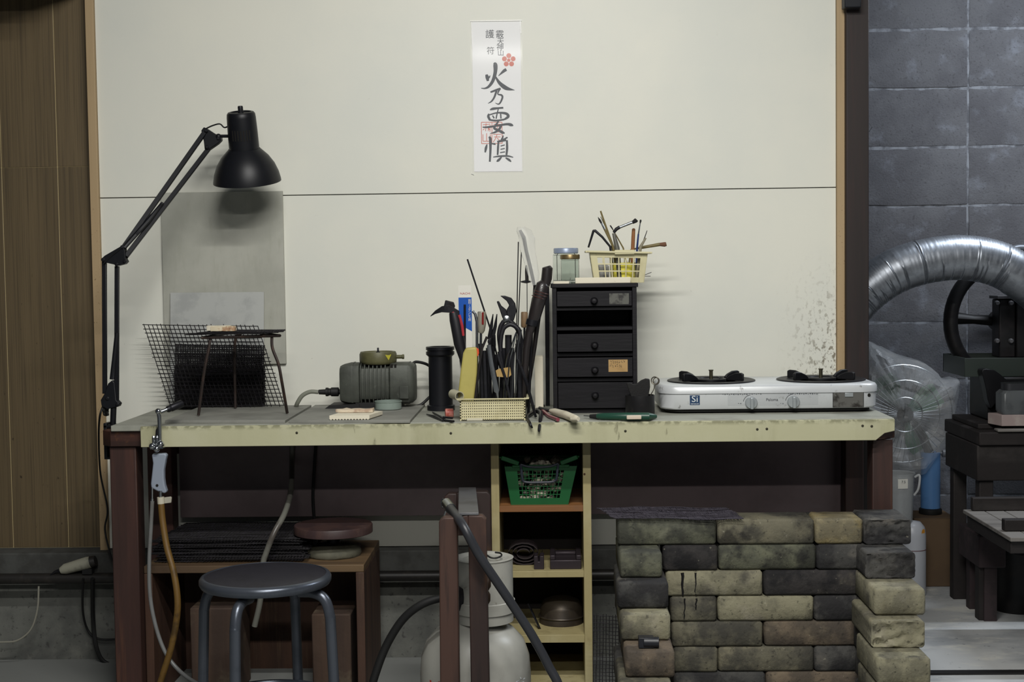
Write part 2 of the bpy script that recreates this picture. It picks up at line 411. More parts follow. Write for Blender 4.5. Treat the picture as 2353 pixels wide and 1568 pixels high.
# ------------------------------------------------------------------ plates and wire meshes leaning on the wall
plate_m = mat('dull_zinc_plate', 'b3b3a8', 0.5, 0.05, layers=[('9fa095', 5, 0.35, 0.65, 0.7), ('9c9c8e', 60, 0.5, 0.7, 0.3, (1, 1, 0.2)), ('55554a', 40, 0.70, 0.76, 0.6)])
plate_m2 = mat('pale_zinc_plate', 'b0b2ae', 0.5, 0.05, layers=[('9a9c9a', 14, 0.45, 0.65, 0.7), ('4d4c48', 50, 0.68, 0.75, 0.7)])
o = new('metal_plate', MB().pbox(374, 441, 653, 838, -0.012, 0.0105), plate_m, label='tall dull grey metal plate fixed flat on the white wall behind the lamp', cat='plate', bev=0.0008)
m = MB()
A = pts(0, (392, 673, -0.016), (607, 671, -0.016), (606, 932, -0.052), (392, 934, -0.052)); A[2].z = A[3].z = ZB
m.prism(A, (0, -0.003, 0)); new('metal_plate', m, plate_m2, label='small pale grey metal plate standing behind the wire mesh sheets', cat='plate')

def wire_sheet(name, lab, c, n, mm, r=0.0011, jit=0.0006, grp=None, wob=0.0, frame=True, mt=None):
    """c: four corners TL TR BR BL; woven wires as thin tubes"""
    TL, TR, BR, BL = [V(p) for p in c]; mb = MB()
    nr = (TR-TL).cross(BL-TL).normalized()
    ph = random.uniform(0, 6)
    def P(u, v):
        p = TL.lerp(TR, u).lerp(BL.lerp(BR, u), v)
        return p+nr*wob*(math.sin(u*7+ph)+math.sin(v*9+u*4+ph))+V([random.uniform(-jit, jit) for _ in range(3)])
    K = 9
    for i in range(n+1):
        e0, e1 = -random.uniform(0, 0.02), 1+random.uniform(0, 0.02)
        mb.tube([P(i/n, e0+(e1-e0)*k/K) for k in range(K+1)], r, 4)
    for j in range(mm+1):
        e0, e1 = -random.uniform(0, 0.02), 1+random.uniform(0, 0.02)
        mb.tube([P(e0+(e1-e0)*k/K, j/mm) for k in range(K+1)], r, 4)
    return new(name, mb, mt or soot_wire, label=lab, cat='wire mesh', group=grp)
def zset(p, z): p = V(p); p.z = z; return p
wire_sheet('wire_mesh', 'large slanting sheet of coarse black wire mesh propped behind the tripod stand',
           [at(331, 747, -0.085), at(592, 750, -0.085), zset(at(652, 936, -0.128), ZS+0.006), zset(at(392, 936, -0.128), ZS+0.006)], 27, 20, 0.0012)
G = 'sooty mesh pieces stacked against the small plate'
for i, (a, b, t, n_, m_, y) in enumerate(((404, 606, 792, 36, 26, -0.062), (410, 602, 815, 40, 24, -0.070), (407, 608, 838, 44, 22, -0.079), (402, 605, 842, 48, 24, -0.088), (412, 600, 846, 52, 26, -0.098))):
    wire_sheet('wire_mesh', 'piece of dense sooty wire mesh stacked against the small metal plate',
               [at(a, t, y+0.02), at(b, t+3, y+0.02), zset(at(b, 934, y-0.008), ZB+0.009), zset(at(a, 934, y-0.008), ZB+0.009)], n_, m_, 0.0013, 0.0008, G, 0.001)
m = MB(); A = pts(0, (404, 845, -0.045), (606, 843, -0.045), (605, 932, -0.058), (404, 934, -0.058)); A[2].z = A[3].z = ZB
m.prism(A, (0, -0.002, 0)); new('black_sheet', m, mat('sheet_black', '19171a', 0.75, layers=[('2b2528', 60, 0.5, 0.7, 0.5)]), label='black sheet behind the stacked sooty mesh', cat='sheet')  # separate black sheet added over the lower part of the small plate

# ------------------------------------------------------------------ wire tripod stand with mesh mats and ceramic bars
fl, frr, fbk = gnd(456, 957, ZS), gnd(660, 952, ZS), gnd(541, 940, ZS)
rod = mat('rusty_rod', '332a27', 0.5, 0.4, layers=[('4d3a30', 40, 0.5, 0.7, 0.7)])
ts = thing('tripod_stand', 'black wire tripod stand with three bent legs and a round top', 'stand', ((fl.x+frr.x)/2, fl.y, ZS))
yt = fl.y
ztop = at(540, 772, yt).z
c = V((at(540, 772, yt).x, yt+0.045, ztop))
tl, tr = at(482, 776, yt), at(624, 772, yt)
rr = 0.0041
for a, P in (('l', [tl+V((0, 0.004, 0)), at(480, 800, yt), at(470, 850, yt-0.004), fl+V((0, 0, 0.003))]),
             ('r', [tr+V((0, 0.004, 0)), at(626, 800, yt), at(640, 838, yt-0.002), at(648, 880, yt), frr+V((0, 0, 0.003))]),
             ('b', [V((at(541, 772, yt+0.1).x, fbk.y-0.012, ztop)), V((at(541, 800, fbk.y).x, fbk.y-0.006, ztop-0.03)), fbk+V((0, 0, 0.003))])):
    new('leg', MB().tube(spl(P, 6), rr, 8), rod, ts)
hp = V((at(541, 772, yt+0.1).x, fbk.y-0.012, ztop))
new('top_ring', MB().tube(spl([tl+V((-0.012, 0, 0)), (tl+tr)/2+V((0, -0.004, 0)), tr+V((0.012, 0, 0)), tr+V((0.01, 0.02, 0)), hp+V((0.03, 0.006, 0)), hp+V((-0.03, 0.006, 0)), tl+V((-0.016, 0.02, 0))], 5, True), rr, 8, True), rod, ts)
zt_ = ztop+rr+0.0012
xa, xb = at(432, 770, yt).x, at(634, 766, yt).x
for k in range(3):
    z = zt_+0.0022*k
    x0_, x1_ = (xa-0.004, xb-0.03) if k == 0 else ((xa+0.03, xb+0.004) if k == 2 else (xa+0.01, xb))
    wire_sheet('wire_mesh_mat', 'flat sooty wire mesh mat lying on the tripod stand',
               [(x0_+0.02, yt+0.105, z), (x1_, yt+0.10, z+0.001), (x1_-0.005+0.01*k, yt-0.018, z+0.001), (x0_, yt-0.012, z)], 30, 22, 0.0012, 0.0005, 'mesh mats on the tripod stand', 0.0004)
zc = zt_+0.0022*2+0.0028
def chunk(name, lab, cat, x0, x1, y0, y1, z0, z1, mt, seg=8, rough=0.0008, grp=None):
    b = MB(); nx = seg; rings = []
    for i in range(nx+1):
        x = x0+(x1-x0)*i/nx; q = 0.06 if i in (0, nx) else 0
        hh = (z1-z0); dy = (y1-y0)
        rings.append([V((x, y0+q*dy+random.uniform(0, rough), z0+random.uniform(0, rough*0.3))), V((x, y1-q*dy, z0+random.uniform(0, rough*0.3))),
                      V((x, y1-q*dy-random.uniform(0, rough), z1-random.uniform(0, rough))), V((x, (y0+y1)/2, z1-random.uniform(0, rough))), V((x, y0+q*dy+random.uniform(0, rough), z1-random.uniform(0, rough)))])
    b.loft(rings); return new(name, b, mt, label=lab, cat=cat, group=grp, bev=0.0007, smooth=25)
xw = lambda p, q: at(p, q, yt).x
chunk('ceramic_bar', 'clean white ceramic bar lying at the back on the mesh mats', 'bar', xw(467, 758), xw(519, 758), yt+0.035, yt+0.062, zc, zc+0.014, white_cer, rough=0.0003)
scorch = mat('scorched_ceramic', 'dacdb0', 0.7, layers=[('9a6c46', 40, 0.5, 0.62, 0.8), ('6e4630', 70, 0.6, 0.7, 0.8)], bump=0.2)
chunk('ceramic_bar', 'scorched white ceramic bar lying at the front on the mesh mats', 'bar', xw(484, 762), xw(540, 762), yt-0.005, yt+0.022, zc, zc+0.0145, scorch, rough=0.0022)

# ------------------------------------------------------------------ desk lamp
YL = -0.20
def YQ(px):                    # the lower arm stands at the bench edge, the upper arm swings back to the wall
    return -0.40+0.20*min(max((px-290)/190.0, 0), 1)
def lq(*l, dy=0.0): return [at(p[0], p[1], YQ(p[0])+dy) for p in l]
lp = thing('desk_lamp', 'black spring arm desk lamp clamped to the end of the workbench', 'lamp', (bl-0.02, -0.40, .69))
def lbar(nm, p, q, w, dy=0.0, d=0.011):
    a, b = lq(p, q, dy=dy); return new(nm, MB().bar(a, b, sz(w, YQ((p[0]+q[0])/2)), d), blackm, lp, bev=0.001)
lbar('lower_arm', (240, 600), (241, 905), 9.5); lbar('lower_arm', (269, 612), (268, 930), 9.5)
lbar('upper_arm', (282, 572), (470, 305), 10.5); lbar('upper_arm', (289, 590), (481, 340), 10)
def plate(nm, d, *l, dy=-0.012):
    return new(nm, MB().prism(pts(YQ(sum(p[0] for p in l)/len(l))+dy, *l), (0, d, 0)), blackm, lp, bev=0.002)
plate('elbow_plate', 0.024, (234, 594), (240, 588), (283, 563), (284, 560), (288, 596), (291, 601), (286, 607), (271, 611), (266, 609), (234, 602))
plate('base_plate', 0.024, (248, 882), (258, 874), (263, 880), (267, 920), (275, 928), (272, 935), (246, 941), (233, 934), (231, 920), (240, 905))
plate('head_plate', 0.024, (462, 300), (468, 292), (476, 296), (491, 306), (507, 314), (508, 322), (500, 330), (480, 344), (470, 344), (468, 325))
for px, py in ((237, 597), (287, 601), (268, 608), (281, 568), (474, 300), (476, 338), (502, 318), (247, 916), (270, 930)):
    p = lq((px, py), dy=-0.012)[0]; new('bolt', MB().lathe([(0.0052, -0.001), (0.0052, 0.002), (0.003, 0.004)], p, (0, -1, 0), 10), dark_steel, lp)
# springs
def spring(p, q, r, turns):
    p, q = V(p), V(q); ax, a, b = frame_of(q-p); L_ = (q-p).length; N_ = turns*8
    return MB().tube([p+ax*L_*i/N_+(a*math.cos(2*math.pi*i/8)+b*math.sin(2*math.pi*i/8))*r for i in range(N_+1)], 0.0011, 4)
new('spring', spring(*lq((268, 765), (259, 872), dy=-0.008), 0.0042, 40), dark_steel, lp)
new('spring', spring(*lq((374, 466), (312, 540), dy=-0.008), 0.0042, 40), dark_steel, lp)
new('spring_hook', MB().tube(lq((312, 540), (295, 563), (283, 572), dy=-0.008), 0.0013, 5), dark_steel, lp)
new('spring_sleeve', MB().tube(lq((269, 765), (262, 830), (257, 872), dy=-0.008), 0.0062, 8), blackm, lp)
new('spring_sleeve', MB().tube(lq((372, 468), (340, 508), (285, 570), dy=-0.008), [0.004, 0.0072, 0.006], 8), blackm, lp)
# shade and housing, tilted with the top towards the room
hc = at(561, 340, YL); th = R(14)
ax = V((-0.02, -math.sin(th), math.cos(th))).normalized()
s_ = sz(1, YL)
prof = [(36*s_, -2*s_), (40*s_, -6*s_), (54*s_, -20*s_), (66*s_, -38*s_), (74*s_, -58*s_), (77.5*s_, -74*s_), (78*s_, -79*s_)]
inner = [(r_-0.0022, h_) for r_, h_ in reversed(prof)]
new('lamp_shade', MB().lathe(prof+inner, hc, ax, 48, False), blackm, lp, smooth=50)
new('shade_lining', MB().lathe([(r_-0.0025, h_-0.0005) for r_, h_ in prof[:-1]], hc, ax, 40, False), mat('white_enamel', 'd8d8d2', 0.3), lp, smooth=60)
hs = new('lamp_housing', MB().lathe([(34.5*s_, -8*s_), (34.5*s_, 4*s_), (34*s_, 40*s_), (33*s_, 70*s_), (32*s_, 78*s_), (29*s_, 82*s_), (24*s_, 83*s_), (23*s_, 80*s_), (8*s_, 79*s_)], hc, ax, 40), blackm, lp)
for k in range(-3, 4):
    a_ = math.radians(k*11+4); d0 = V((math.sin(a_), -math.cos(a_), 0)); side = d0-ax*d0.dot(ax); side.normalize()
    p = hc+ax*(20*s_)+side*(33.6*s_); q = hc+ax*(44*s_)+side*(33.2*s_)
    new('vent_slot', MB().bar(p, q, 0.0032, 0.0032, up=side), gap_dark, hs)
new('switch_knob', MB().lathe([(7*s_, 78*s_), (6*s_, 84*s_), (6*s_, 94*s_), (5*s_, 96*s_)], hc, ax, 14), blackm, lp)
bulb = MB().lathe([(0.008, -0.004), (0.012, -0.02), (0.024, -0.045), (0.026, -0.06), (0.018, -0.078), (0.0001, -0.084)], hc, ax, 20)
new('bulb', bulb, mat('frosted_bulb', 'cfcdc4', 0.4), lp)
new('swivel', MB().cyl(at(500, 313, YL), at(533, 313, YL), 0.0045).ball(at(502, 314, YL-0.008), 0.0085, 10), blackm, lp)
new('cord', MB().tube(spl(pts(YL-0.006, (473, 296), (488, 289), (505, 285), (515, 293), (524, 290), (530, 281)), 6), 0.0022, 6), black_rub, lp)
new('cord', MB().tube(spl(lq((238, 606), (254, 590), (278, 570), (300, 545), dy=-0.014), 6), 0.0015, 5), black_rub, lp)
new('cord', MB().tube(spl([at(236, 935, -0.405), at(229, 960, -0.40), at(227, 1010, -0.25), at(231, 1090, -0.075), at(247, 1170, -0.075), at(241, 1215, -0.075), at(250, 1262, -0.09), at(258, 1290, -0.09)], 8), 0.0028, 6), black_rub, lp)
new('cord_bundle', MB().tube(spl([at(243+5*math.cos(i*1.3), 946+9*math.sin(i*1.7), -0.40+0.010*math.sin(i*2.3)) for i in range(12)], 5), 0.0032, 6), black_rub, lp)
# clamp hugging the table edge
YC = -0.40; xe = bl-0.035
cl = MB().box(xe-0.010, xe-0.001, YC-0.02, YC+0.02, .66, .752).box(xe-0.010, xe+0.03, YC-0.02, YC+0.02, .7392, .747).box(xe-0.010, xe+0.035, YC-0.02, YC+0.02, .655, .662)
new('clamp', cl, blackm, lp, bev=0.0015)
new('clamp_post', MB().cyl((xe+0.010, YC, .747), (xe+0.014, YC, at(250, 925, YC).z), 0.008), blackm, lp)
new('clamp_screw', MB().cyl((xe+0.022, YC, .64), (xe+0.022, YC, .6955), 0.004).cyl((xe+0.022, YC, .634), (xe+0.022, YC, .641), 0.013), steel, lp)
# ------------------------------------------------------------------ vacuum pump / compressor
grey_cast = mat('grey_cast_metal', '4d5049', 0.55, 0.2, layers=[('3a3c37', 12, 0.4, 0.65, 0.8), ('6b6e66', 60, 0.6, 0.75, 0.5)], bump=0.15)
olive = mat('olive_cap', '5c5a3c', 0.5, layers=[('45432c', 14, 0.45, 0.65, 0.8)], bump=0.1)
YM = -0.135                                   # motor axis depth
def M_(px, py, dy=0): return at(px, py, YM+dy)
mz = M_(870, 880).z; hr = sz(47, YM)
pump = thing('air_pump', 'grey finned motor pump with an olive round cap on top', 'pump', (M_(870, 880).x, YM, ZB))
def sect(x, r_, k=0.62):
    P = []
    for cy, cz in ((-1, -1), (1, -1), (1, 1), (-1, 1)):
        for t in (0, 1, 2):
            a = math.atan2(cz, cy)+(-45+45*t)*math.pi/180
            P.append(V((x, YM+cy*r_*k*0.75+(1-k)*r_*math.cos(a), mz+cz*r_*k+(1-k)*r_*math.sin(a))))
    return P
X = lambda p: M_(p, 880).x
new('motor_body', MB().loft([sect(X(785), hr*0.86), sect(X(790), hr*0.92), sect(X(806), hr), sect(X(830), hr), sect(X(831), hr*0.84), sect(X(898), hr*0.84), sect(X(900), hr), sect(X(940), hr), sect(X(950), hr*0.95), sect(X(955), hr*0.86)]), grey_cast, pump, bev=0.002)
for i in range(7):
    x = X(834+i*9.3); w = 0.0022
    new('fin', MB().loft([sect(x-w/2, hr*1.02), sect(x+w/2, hr*1.02)]), grey_cast, pump)
for a, b, c0, c1 in ((897, 903, 838, 872), (906, 911, 838, 872), (897, 903, 882, 915), (906, 911, 882, 915)):
    new('vent_slot', MB().pbox(a, c0, b, c1, YM-hr*0.78, 0.012), gap_dark, pump)
yf = YM-(hr*0.62*0.75+hr*0.38)
new('name_plate', MB().pbox(918, 888, 939, 917, yf-0.0035, 0.006), grey_cast, pump, bev=0.001)
new('end_band', MB().loft([sect(X(812), hr*1.02), sect(X(816), hr*1.02)]), grey_cast, pump)
new('end_band', MB().loft([sect(X(940), hr*1.01), sect(X(943), hr*1.01)]), grey_cast, pump)
new('motor_base', MB().box(X(820), X(925), YM-0.045, YM+0.045, ZB, mz-hr*0.9), black_rub, pump, bev=0.002)
new('motor_base', MB().prism([V((X(743), YM-0.05, ZB)), V((X(762), YM-0.05, ZB+0.017)), V((X(830), YM-0.05, ZB+0.02)), V((X(830), YM-0.05, ZB))], (0, 0.09, 0)), black_rub, pump)  # black wedge low at the hose end of the motor
cx = X(870); ct = M_(870, 836).z; ch = sz(28, YM); cr = sz(43, YM)
cap = new('round_cap', MB().lathe([(cr*0.9, 0), (cr*0.98, 0.004), (cr, 0.009), (cr, ch*0.8), (cr*0.94, ch), (cr*0.8, ch), (cr*0.78, ch-0.003), (0.001, ch-0.003)], (cx, YM, ct), (0, 0, 1), 32), olive, pump)
new('cap_neck', MB().cyl((cx, YM, ct-0.006), (cx, YM, ct+0.001), cr*0.7, n=20), black_rub, pump)
new('cap_stud', MB().lathe([(0.006, 0), (0.006, 0.003), (0.0028, 0.003), (0.0028, 0.013), (0.002, 0.014)], (cx, YM, ct+ch-0.003), (0, 0, 1), 10), dark_steel, cap)
new('spout', MB().lathe([(0.0055, 0), (0.0055, 0.018), (0.0068, 0.019), (0.0068, 0.024), (0.0055, 0.0245)], (cx+cr*0.94, YM, ct+ch*0.55), (1, 0, 0), 12), olive, cap)
new('warning_sticker', MB().add([(cx+cr*math.sin(a)*1.012, YM-cr*math.cos(a)*1.012, ct+ch*zq) for a, zq in ((0.50, 0.8), (0.88, 0.8), (0.70, 0.34))], [(0, 1, 2)]), mat('yellow_sticker', 'b9b23e', 0.5), cap)
hz = M_(760, 901).z
new('hose_fitting', MB().lathe([(0.0075, 0), (0.0075, 0.010), (0.013, 0.012), (0.013, 0.032), (0.0105, 0.034), (0.0105, 0.040), (0.0125, 0.041), (0.0125, 0.048), (0.008, 0.049), (0.007, 0.068)], (X(787), YM, hz), (-1, 0, 0), 14), black_rub, pump)
new('hose', MB().tube(spl([V((X(731), YM, hz)), V((X(712), YM, hz+0.001)), V((X(694), YM, hz-0.010)), V((X(682), YM+0.005, ZB+0.020)), V((X(677), YM+0.02, ZB+0.009)), V((X(672), YM+0.05, ZB+0.007))], 6), 0.0062, 10), mat('cloudy_hose', '8d8f82', 0.35, trans=0.2), pump)
new('power_cord', MB().tube(spl([at(945, 838, YM+0.02), at(958, 832, YM+0.03), at(985, 840, YM+0.04), at(1003, 862, YM+0.05), at(1004, 895, YM+0.05), at(985, 915, YM+0.04), V((X(960), YM+0.03, ZB+0.006)), V((X(930), YM+0.03, ZB+0.005))], 7), 0.0042, 8), black_rub, pump)

# corrugated ceramic tiles and the glass dish
def corrugated(name, lab, p0, p1, y0, y1, z0, h, n, mt):
    a, b = min(p0, p1), max(p0, p1); P = []
    for i in range(n+1):
        x = a+(b-a)*i/n; P.append((x, z0+0.003)); 
        if i < n: P.append((x+(b-a)/n*0.5, z0))
    P = [V((x, y0, z)) for x, z in P]+[V((b, y0, z0+h)), V((a, y0, z0+h))]
    m = MB().prism(P, (0.022, y1-y0, 0)); return new(name, m, mt, label=lab, cat='tile', smooth=20)
pf = gnd(757, 966, ZS); pe = gnd(849, 965, ZS)
corrugated('ceramic_tile', 'white ceramic tile with corrugated underside on the grey slab', pf.x, pe.x, pf.y, pf.y+0.105, ZS, 0.012, 13, white_cer)
chunk('ceramic_offcut', 'scorched pale ceramic offcut lying on the corrugated tile', 'offcut', at(770, 940, pf.y+0.06).x, at(856, 940, pf.y+0.06).x, pf.y+0.062, pf.y+0.10, ZS+0.0125, ZS+0.0225, mat('pinkish_ceramic', 'cfc0a8', 0.8, layers=[('a98d78', 40, 0.45, 0.65, 0.8)], bump=0.4), rough=0.003)
glass_m = mat('green_glass', 'cfe0d8', 0.08, trans=0.92, spec=0.5)
gc = gnd(889, 944, ZS)
dr = sz(31, gc.y)
m = MB().lathe([(dr*0.92, 0), (dr, 0.002), (dr, 0.021), (dr*1.04, 0.0215), (dr*1.04, 0.024), (dr*0.9, 0.024), (dr*0.88, 0.005), (0.001, 0.004)], (gc.x, gc.y+dr, ZS), (0, 0, 1), 32)
new('glass_dish', m, mat('frosted_glass', 'a9b7ae', 0.25, trans=0.45), label='small round glass dish beside the grey motor pump', cat='dish')

# black flanged tube standing on the bench
tcn = gnd(1011, 946, ZB); tr_ = sz(27.5, tcn.y+0.03); H_ = at(1011, 797, tcn.y+tr_).z-ZB
fl_ = tr_*1.2
m = MB().lathe([(fl_*0.97, 0), (fl_*0.97, 0.014), (tr_, 0.016), (tr_, H_-0.028), (fl_*0.94, H_-0.024), (fl_, H_-0.022), (fl_, H_-0.014), (fl_*0.92, H_-0.013), (fl_*0.92, H_-0.010), (fl_, H_-0.009), (fl_, H_-0.001), (fl_*0.97, H_), (tr_*0.9, H_), (tr_*0.88, 0.01), (0.001, 0.01)], (tcn.x, tcn.y+fl_, ZB), (0, 0, 1), 40)
new('black_tube', m, mat('black_satin_tube', '17181d', 0.4, 0.2), label='black metal tube with a double flanged rim beside the pump', cat='tube')

# small black tools and the red roll in front of it
g0 = gnd(1024, 962, ZB)
rl = MB().lathe([(0.011, 0), (0.0125, 0.001), (0.0125, 0.021), (0.011, 0.022)], (g0.x-0.002, g0.y+0.012, ZB+0.0125), (1, 0.15, 0), 16)
new('tape_roll', rl, mat('red_wrap', 'b0584c', 0.45, layers=[('d08f80', 90, 0.5, 0.6, 0.8, (1, 1, 1))]), label='small red and white roll on the bench by the black tube', cat='roll')
def gz(px, py, z): p = gnd(px, py, ZB); p.z = z; return p
m = MB().tube([gz(980, 955, ZB+0.003), gz(1000, 962, ZB+0.0045), gz(1018, 970, ZB+0.0035)], [0.0012, 0.0045, 0.0028], 8)
new('punch', m, dark_steel, label='short black pointed punch on the bench beside the red roll', cat='punch')
m = MB().tube([gz(994, 950, ZB+0.003), gz(1012, 962, ZB+0.0045), gz(1024, 970, ZB+0.0038), gz(1043, 972, ZB+0.0038)], [0.0014, 0.0032, 0.0035, 0.0028], 8)
new('nipper', m.tube([gz(1018, 968, ZB+0.010), gz(1040, 969, ZB+0.009)], 0.003, 8), dark_steel, label='small black nipper lying in front of the red roll', cat='nipper')

# ------------------------------------------------------------------ perforated tool basket
cream_pl = mat('cream_plastic', 'cfc7a0', 0.45, layers=[('b8ad82', 14, 0.5, 0.7, 0.6)])
bp = gnd(1133, 967, ZB); YK = bp.y
bx0, bx1 = at(1057, 940, YK).x, at(1207, 940, YK).x; zt2 = at(1133, 917, YK).z; dep = 0.135
tb = thing('tool_basket', 'cream perforated plastic basket crammed with hand tools', 'basket', (bp.x, YK+dep/2, ZB))
def perforated(mb, O, U, W_, nu, nv, hole, th):
    """wall panel with square holes: O origin, U and W_ edge vectors, th thickness vector"""
    O, U, W_, th = V(O), V(U), V(W_), V(th); us = [0]; ws = [0]
    for i in range(nu): us += [(i+0.5-hole/2)/nu, (i+0.5+hole/2)/nu]
    for j in range(nv): ws += [(j+0.5-hole/2)/nv, (j+0.5+hole/2)/nv]
    us.append(1); ws.append(1); A, B = len(us), len(ws); v = []; f = []
    for s in (0, 1):
        for w in ws:
            for u in us: v.append(O+U*u+W_*w+th*s)
    for j in range(B-1):
        for i in range(A-1):
            if i % 2 == 1 and j % 2 == 1:
                a = j*A+i
                f += [(a, a+1, a+1+A*B, a+A*B), (a+1, a+1+A, a+1+A+A*B, a+1+A*B), (a+1+A, a+A, a+A+A*B, a+1+A+A*B), (a+A, a, a+A*B, a+A+A*B)]
            else:
                a = j*A+i; f += [(a, a+1, a+A+1, a+A), (a+A*B, a+A+A*B, a+A+1+A*B, a+1+A*B)]
    return mb.add(v, f)
hb = zt2-ZB-0.001
t_ = 0.0022
new('wall', perforated(MB(), (bx0+0.003, YK, ZB), (bx1-bx0-0.006, 0, 0), (0, 0, hb), 30, 8, 0.42, (0, t_, 0)), cream_pl, tb)
new('wall', perforated(MB(), (bx0+0.003, YK+dep-t_, ZB), (bx1-bx0-0.006, 0, 0), (0, 0, hb), 30, 8, 0.42, (0, t_, 0)), cream_pl, tb)
for x in (bx0, bx1-t_-0.0008):
    new('wall', perforated(MB(), (x, YK, ZB), (0, dep, 0), (0, 0, hb), 24, 8, 0.42, (t_+0.0008, 0, 0)), cream_pl, tb)
new('base', MB().box(bx0, bx1, YK, YK+dep, ZB, ZB+0.0025), cream_pl, tb)
rm = MB()
ex = 0.006
P = [V((bx0-ex, YK-ex*0.6, zt2)), V((bx1+ex, YK-ex*0.6, zt2)), V((bx1+ex, YK+dep+ex, zt2)), V((bx0-ex, YK+dep+ex, zt2))]
for i in range(4): rm.bar(P[i], P[(i+1) % 4], 0.008, 0.0032, up=(0, 0, 1))
new('rim', rm, cream_pl, tb, bev=0.001)
p0, p1 = at(1073, 961, YK), at(1109, 964, YK)
new('label_strip', MB().box(p0.x, p1.x, YK-0.0012, YK-0.0001, ZB+0.001, ZB+0.007), mat('paper_label', 'c9c4ad', 0.6), tb)

# ------------------------------------------------------------------ tools in the basket
ZI = ZB+0.0027
def Yt(k): return YK+0.010+k*0.0125       # tool depth slots in the basket
def foot(px, k, z=None): p = at(px, 940, Yt(k)); p.z = ZI if z is None else z; return p
def rodtool(name, lab, cat, k, P, r, mt, n=10, parent=None, flat=1.0, ft=None):
    L_ = pts(Yt(k), *P)
    if ft and isinstance(r, list): r = r+[r[-1]]
    if ft: L_.append(foot(ft, k, ZI+(r[-1] if isinstance(r, list) else r)))
    return new(name, MB().tube(L_, r, n, fa=flat), mt, parent, label=lab, cat=cat)
pvc = mat('grey_plastic', 'a9a58c', 0.4)
dark_w = mat('dark_handle_wood', '1f1b1b', 0.42, layers=[('2e2624', 20, 0.45, 0.7, 0.7, ST), ('151213', 8, 0.5, 0.65, 0.6)], coat=0.2)
red_pl = mat('red_plastic', 'a8343c', 0.4)
grip = mat('black_grip', '17161b', 0.5)

# pick hammer
k = 7; ham = thing('pick_hammer', 'pick hammer with a black and red grip standing head up in the tool basket', 'hammer', foot(1078, k))
new('head', MB().loft([[at(px, py-h, Yt(k)-w), at(px, py+h, Yt(k)-w), at(px, py+h, Yt(k)+w), at(px, py-h, Yt(k)+w)] for px, py, h, w in ((989, 727, 1, 0.001), (1000, 718, 4, 0.004), (1015, 711, 7, 0.008), (1032, 710, 9, 0.010), (1046, 716, 7, 0.009), (1056, 720, 5, 0.006))]), dark_steel, ham, bev=0.001)
new('poll', MB().prism(pts(Yt(k)-0.009, (1023, 690), (1042, 695), (1045, 704), (1042, 712), (1018, 712)), (0, 0.02, 0)), dark_steel, ham, bev=0.002)
gr_ = new('grip', MB().tube([at(1042, 718, Yt(k)), at(1046, 735, Yt(k)), at(1056, 790, Yt(k)), at(1066, 830, Yt(k)), foot(1078, k, ZI+0.004)], [0.012, 0.0155, 0.0155, 0.010, 0.008], 12), grip, ham)
new('red_cap', MB().ball(at(1042, 719, Yt(k)), 0.0108, 12, sq=0.6), red_pl, ham)
new('red_stripe', MB().tube(pts(Yt(k)-0.006, (1055, 724), (1062, 750), (1064, 772)), 0.0045, 6), red_pl, ham)

# packet of drill bits
k = 9
pk = thing('drill_packet', 'blue and white card packet standing at the back of the tool basket', 'packet', foot(1072, k))
cardw, blue, printred, inkm = mat('white_card', 'd8d6cc', 0.4), mat('blue_card', '1450a8', 0.35), mat('red_print', 'a03030', 0.6), mat('black_print', '24262c', 0.6)
x0_, x1_ = at(1054, 720, Yt(k)).x, at(1084, 720, Yt(k)).x
z0_, z1_ = at(1069, 800, Yt(k)).z, at(1069, 656, Yt(k)).z; zm = at(1069, 684, Yt(k)).z
new('card', MB().box(x0_, x1_, Yt(k), Yt(k)+0.0025, ZI, z1_), cardw, pk)
new('blue_panel', MB().prism([V((x0_, Yt(k)-0.0003, at(1069, 745, Yt(k)).z)), V((x1_, Yt(k)-0.0003, at(1069, 762, Yt(k)).z)), V((x1_, Yt(k)-0.0003, zm)), V((x0_, Yt(k)-0.0003, zm))], (0, 0.0004, 0)), blue, pk)
new('lettering', lettering(MB(), 'NACHI', (at(1069, 675, Yt(k)).x, at(1069, 675, Yt(k)).z), 0.0058, Yt(k)-0.0004, 1.15), printred, pk)
q = MB()
for i, chh in enumerate('鉄材・ステンレス用'):
    p = at(1079, 691+i*5.6, Yt(k)); lettering(q, chh, (p.x, p.z), 0.0058, Yt(k)-0.0008, 1.0)
new('lettering', q, cardw, pk)
new('drill_bit', MB().cyl(at(1068, 700, Yt(k)-0.0035), at(1068, 800, Yt(k)-0.0035), 0.003), dark_steel, pk)

# steel hook, screwdriver, long rod
rodtool('hook_tool', 'pale steel rod with a curved hook end beside the blue packet', 'hook', 8, [(1086, 715), (1092, 722), (1096, 740), (1096, 780), (1096, 850)], 0.004, steel, ft=1097)
k = 7.4; sd_ = thing('screwdriver', 'screwdriver with a clear and red handle in the tool basket', 'screwdriver', foot(1104, k))
new('handle', MB().tube(pts(Yt(k), (1107, 716), (1107, 719), (1107, 745), (1106, 760), (1105, 766)), [0.010, 0.0118, 0.0118, 0.0095, 0.006], 14), mat('clear_handle', '9c988a', 0.2, trans=0.3), sd_)
new('stripe', MB().tube(pts(Yt(k)-0.0095, (1109, 718), (1109, 746)), 0.0035, 6), mat('dark_red', '7a2422', 0.35), sd_)
new('shaft', MB().tube([at(1105, 764, Yt(k)), foot(1102, k, ZI)], 0.0035, 8), steel, sd_)
rodtool('long_rod', 'long thin black rod slanting out of the tool basket', 'rod', 8.8, [(1074, 596), (1127, 757), (1150, 850)], 0.0024, dark_steel, ft=1165)
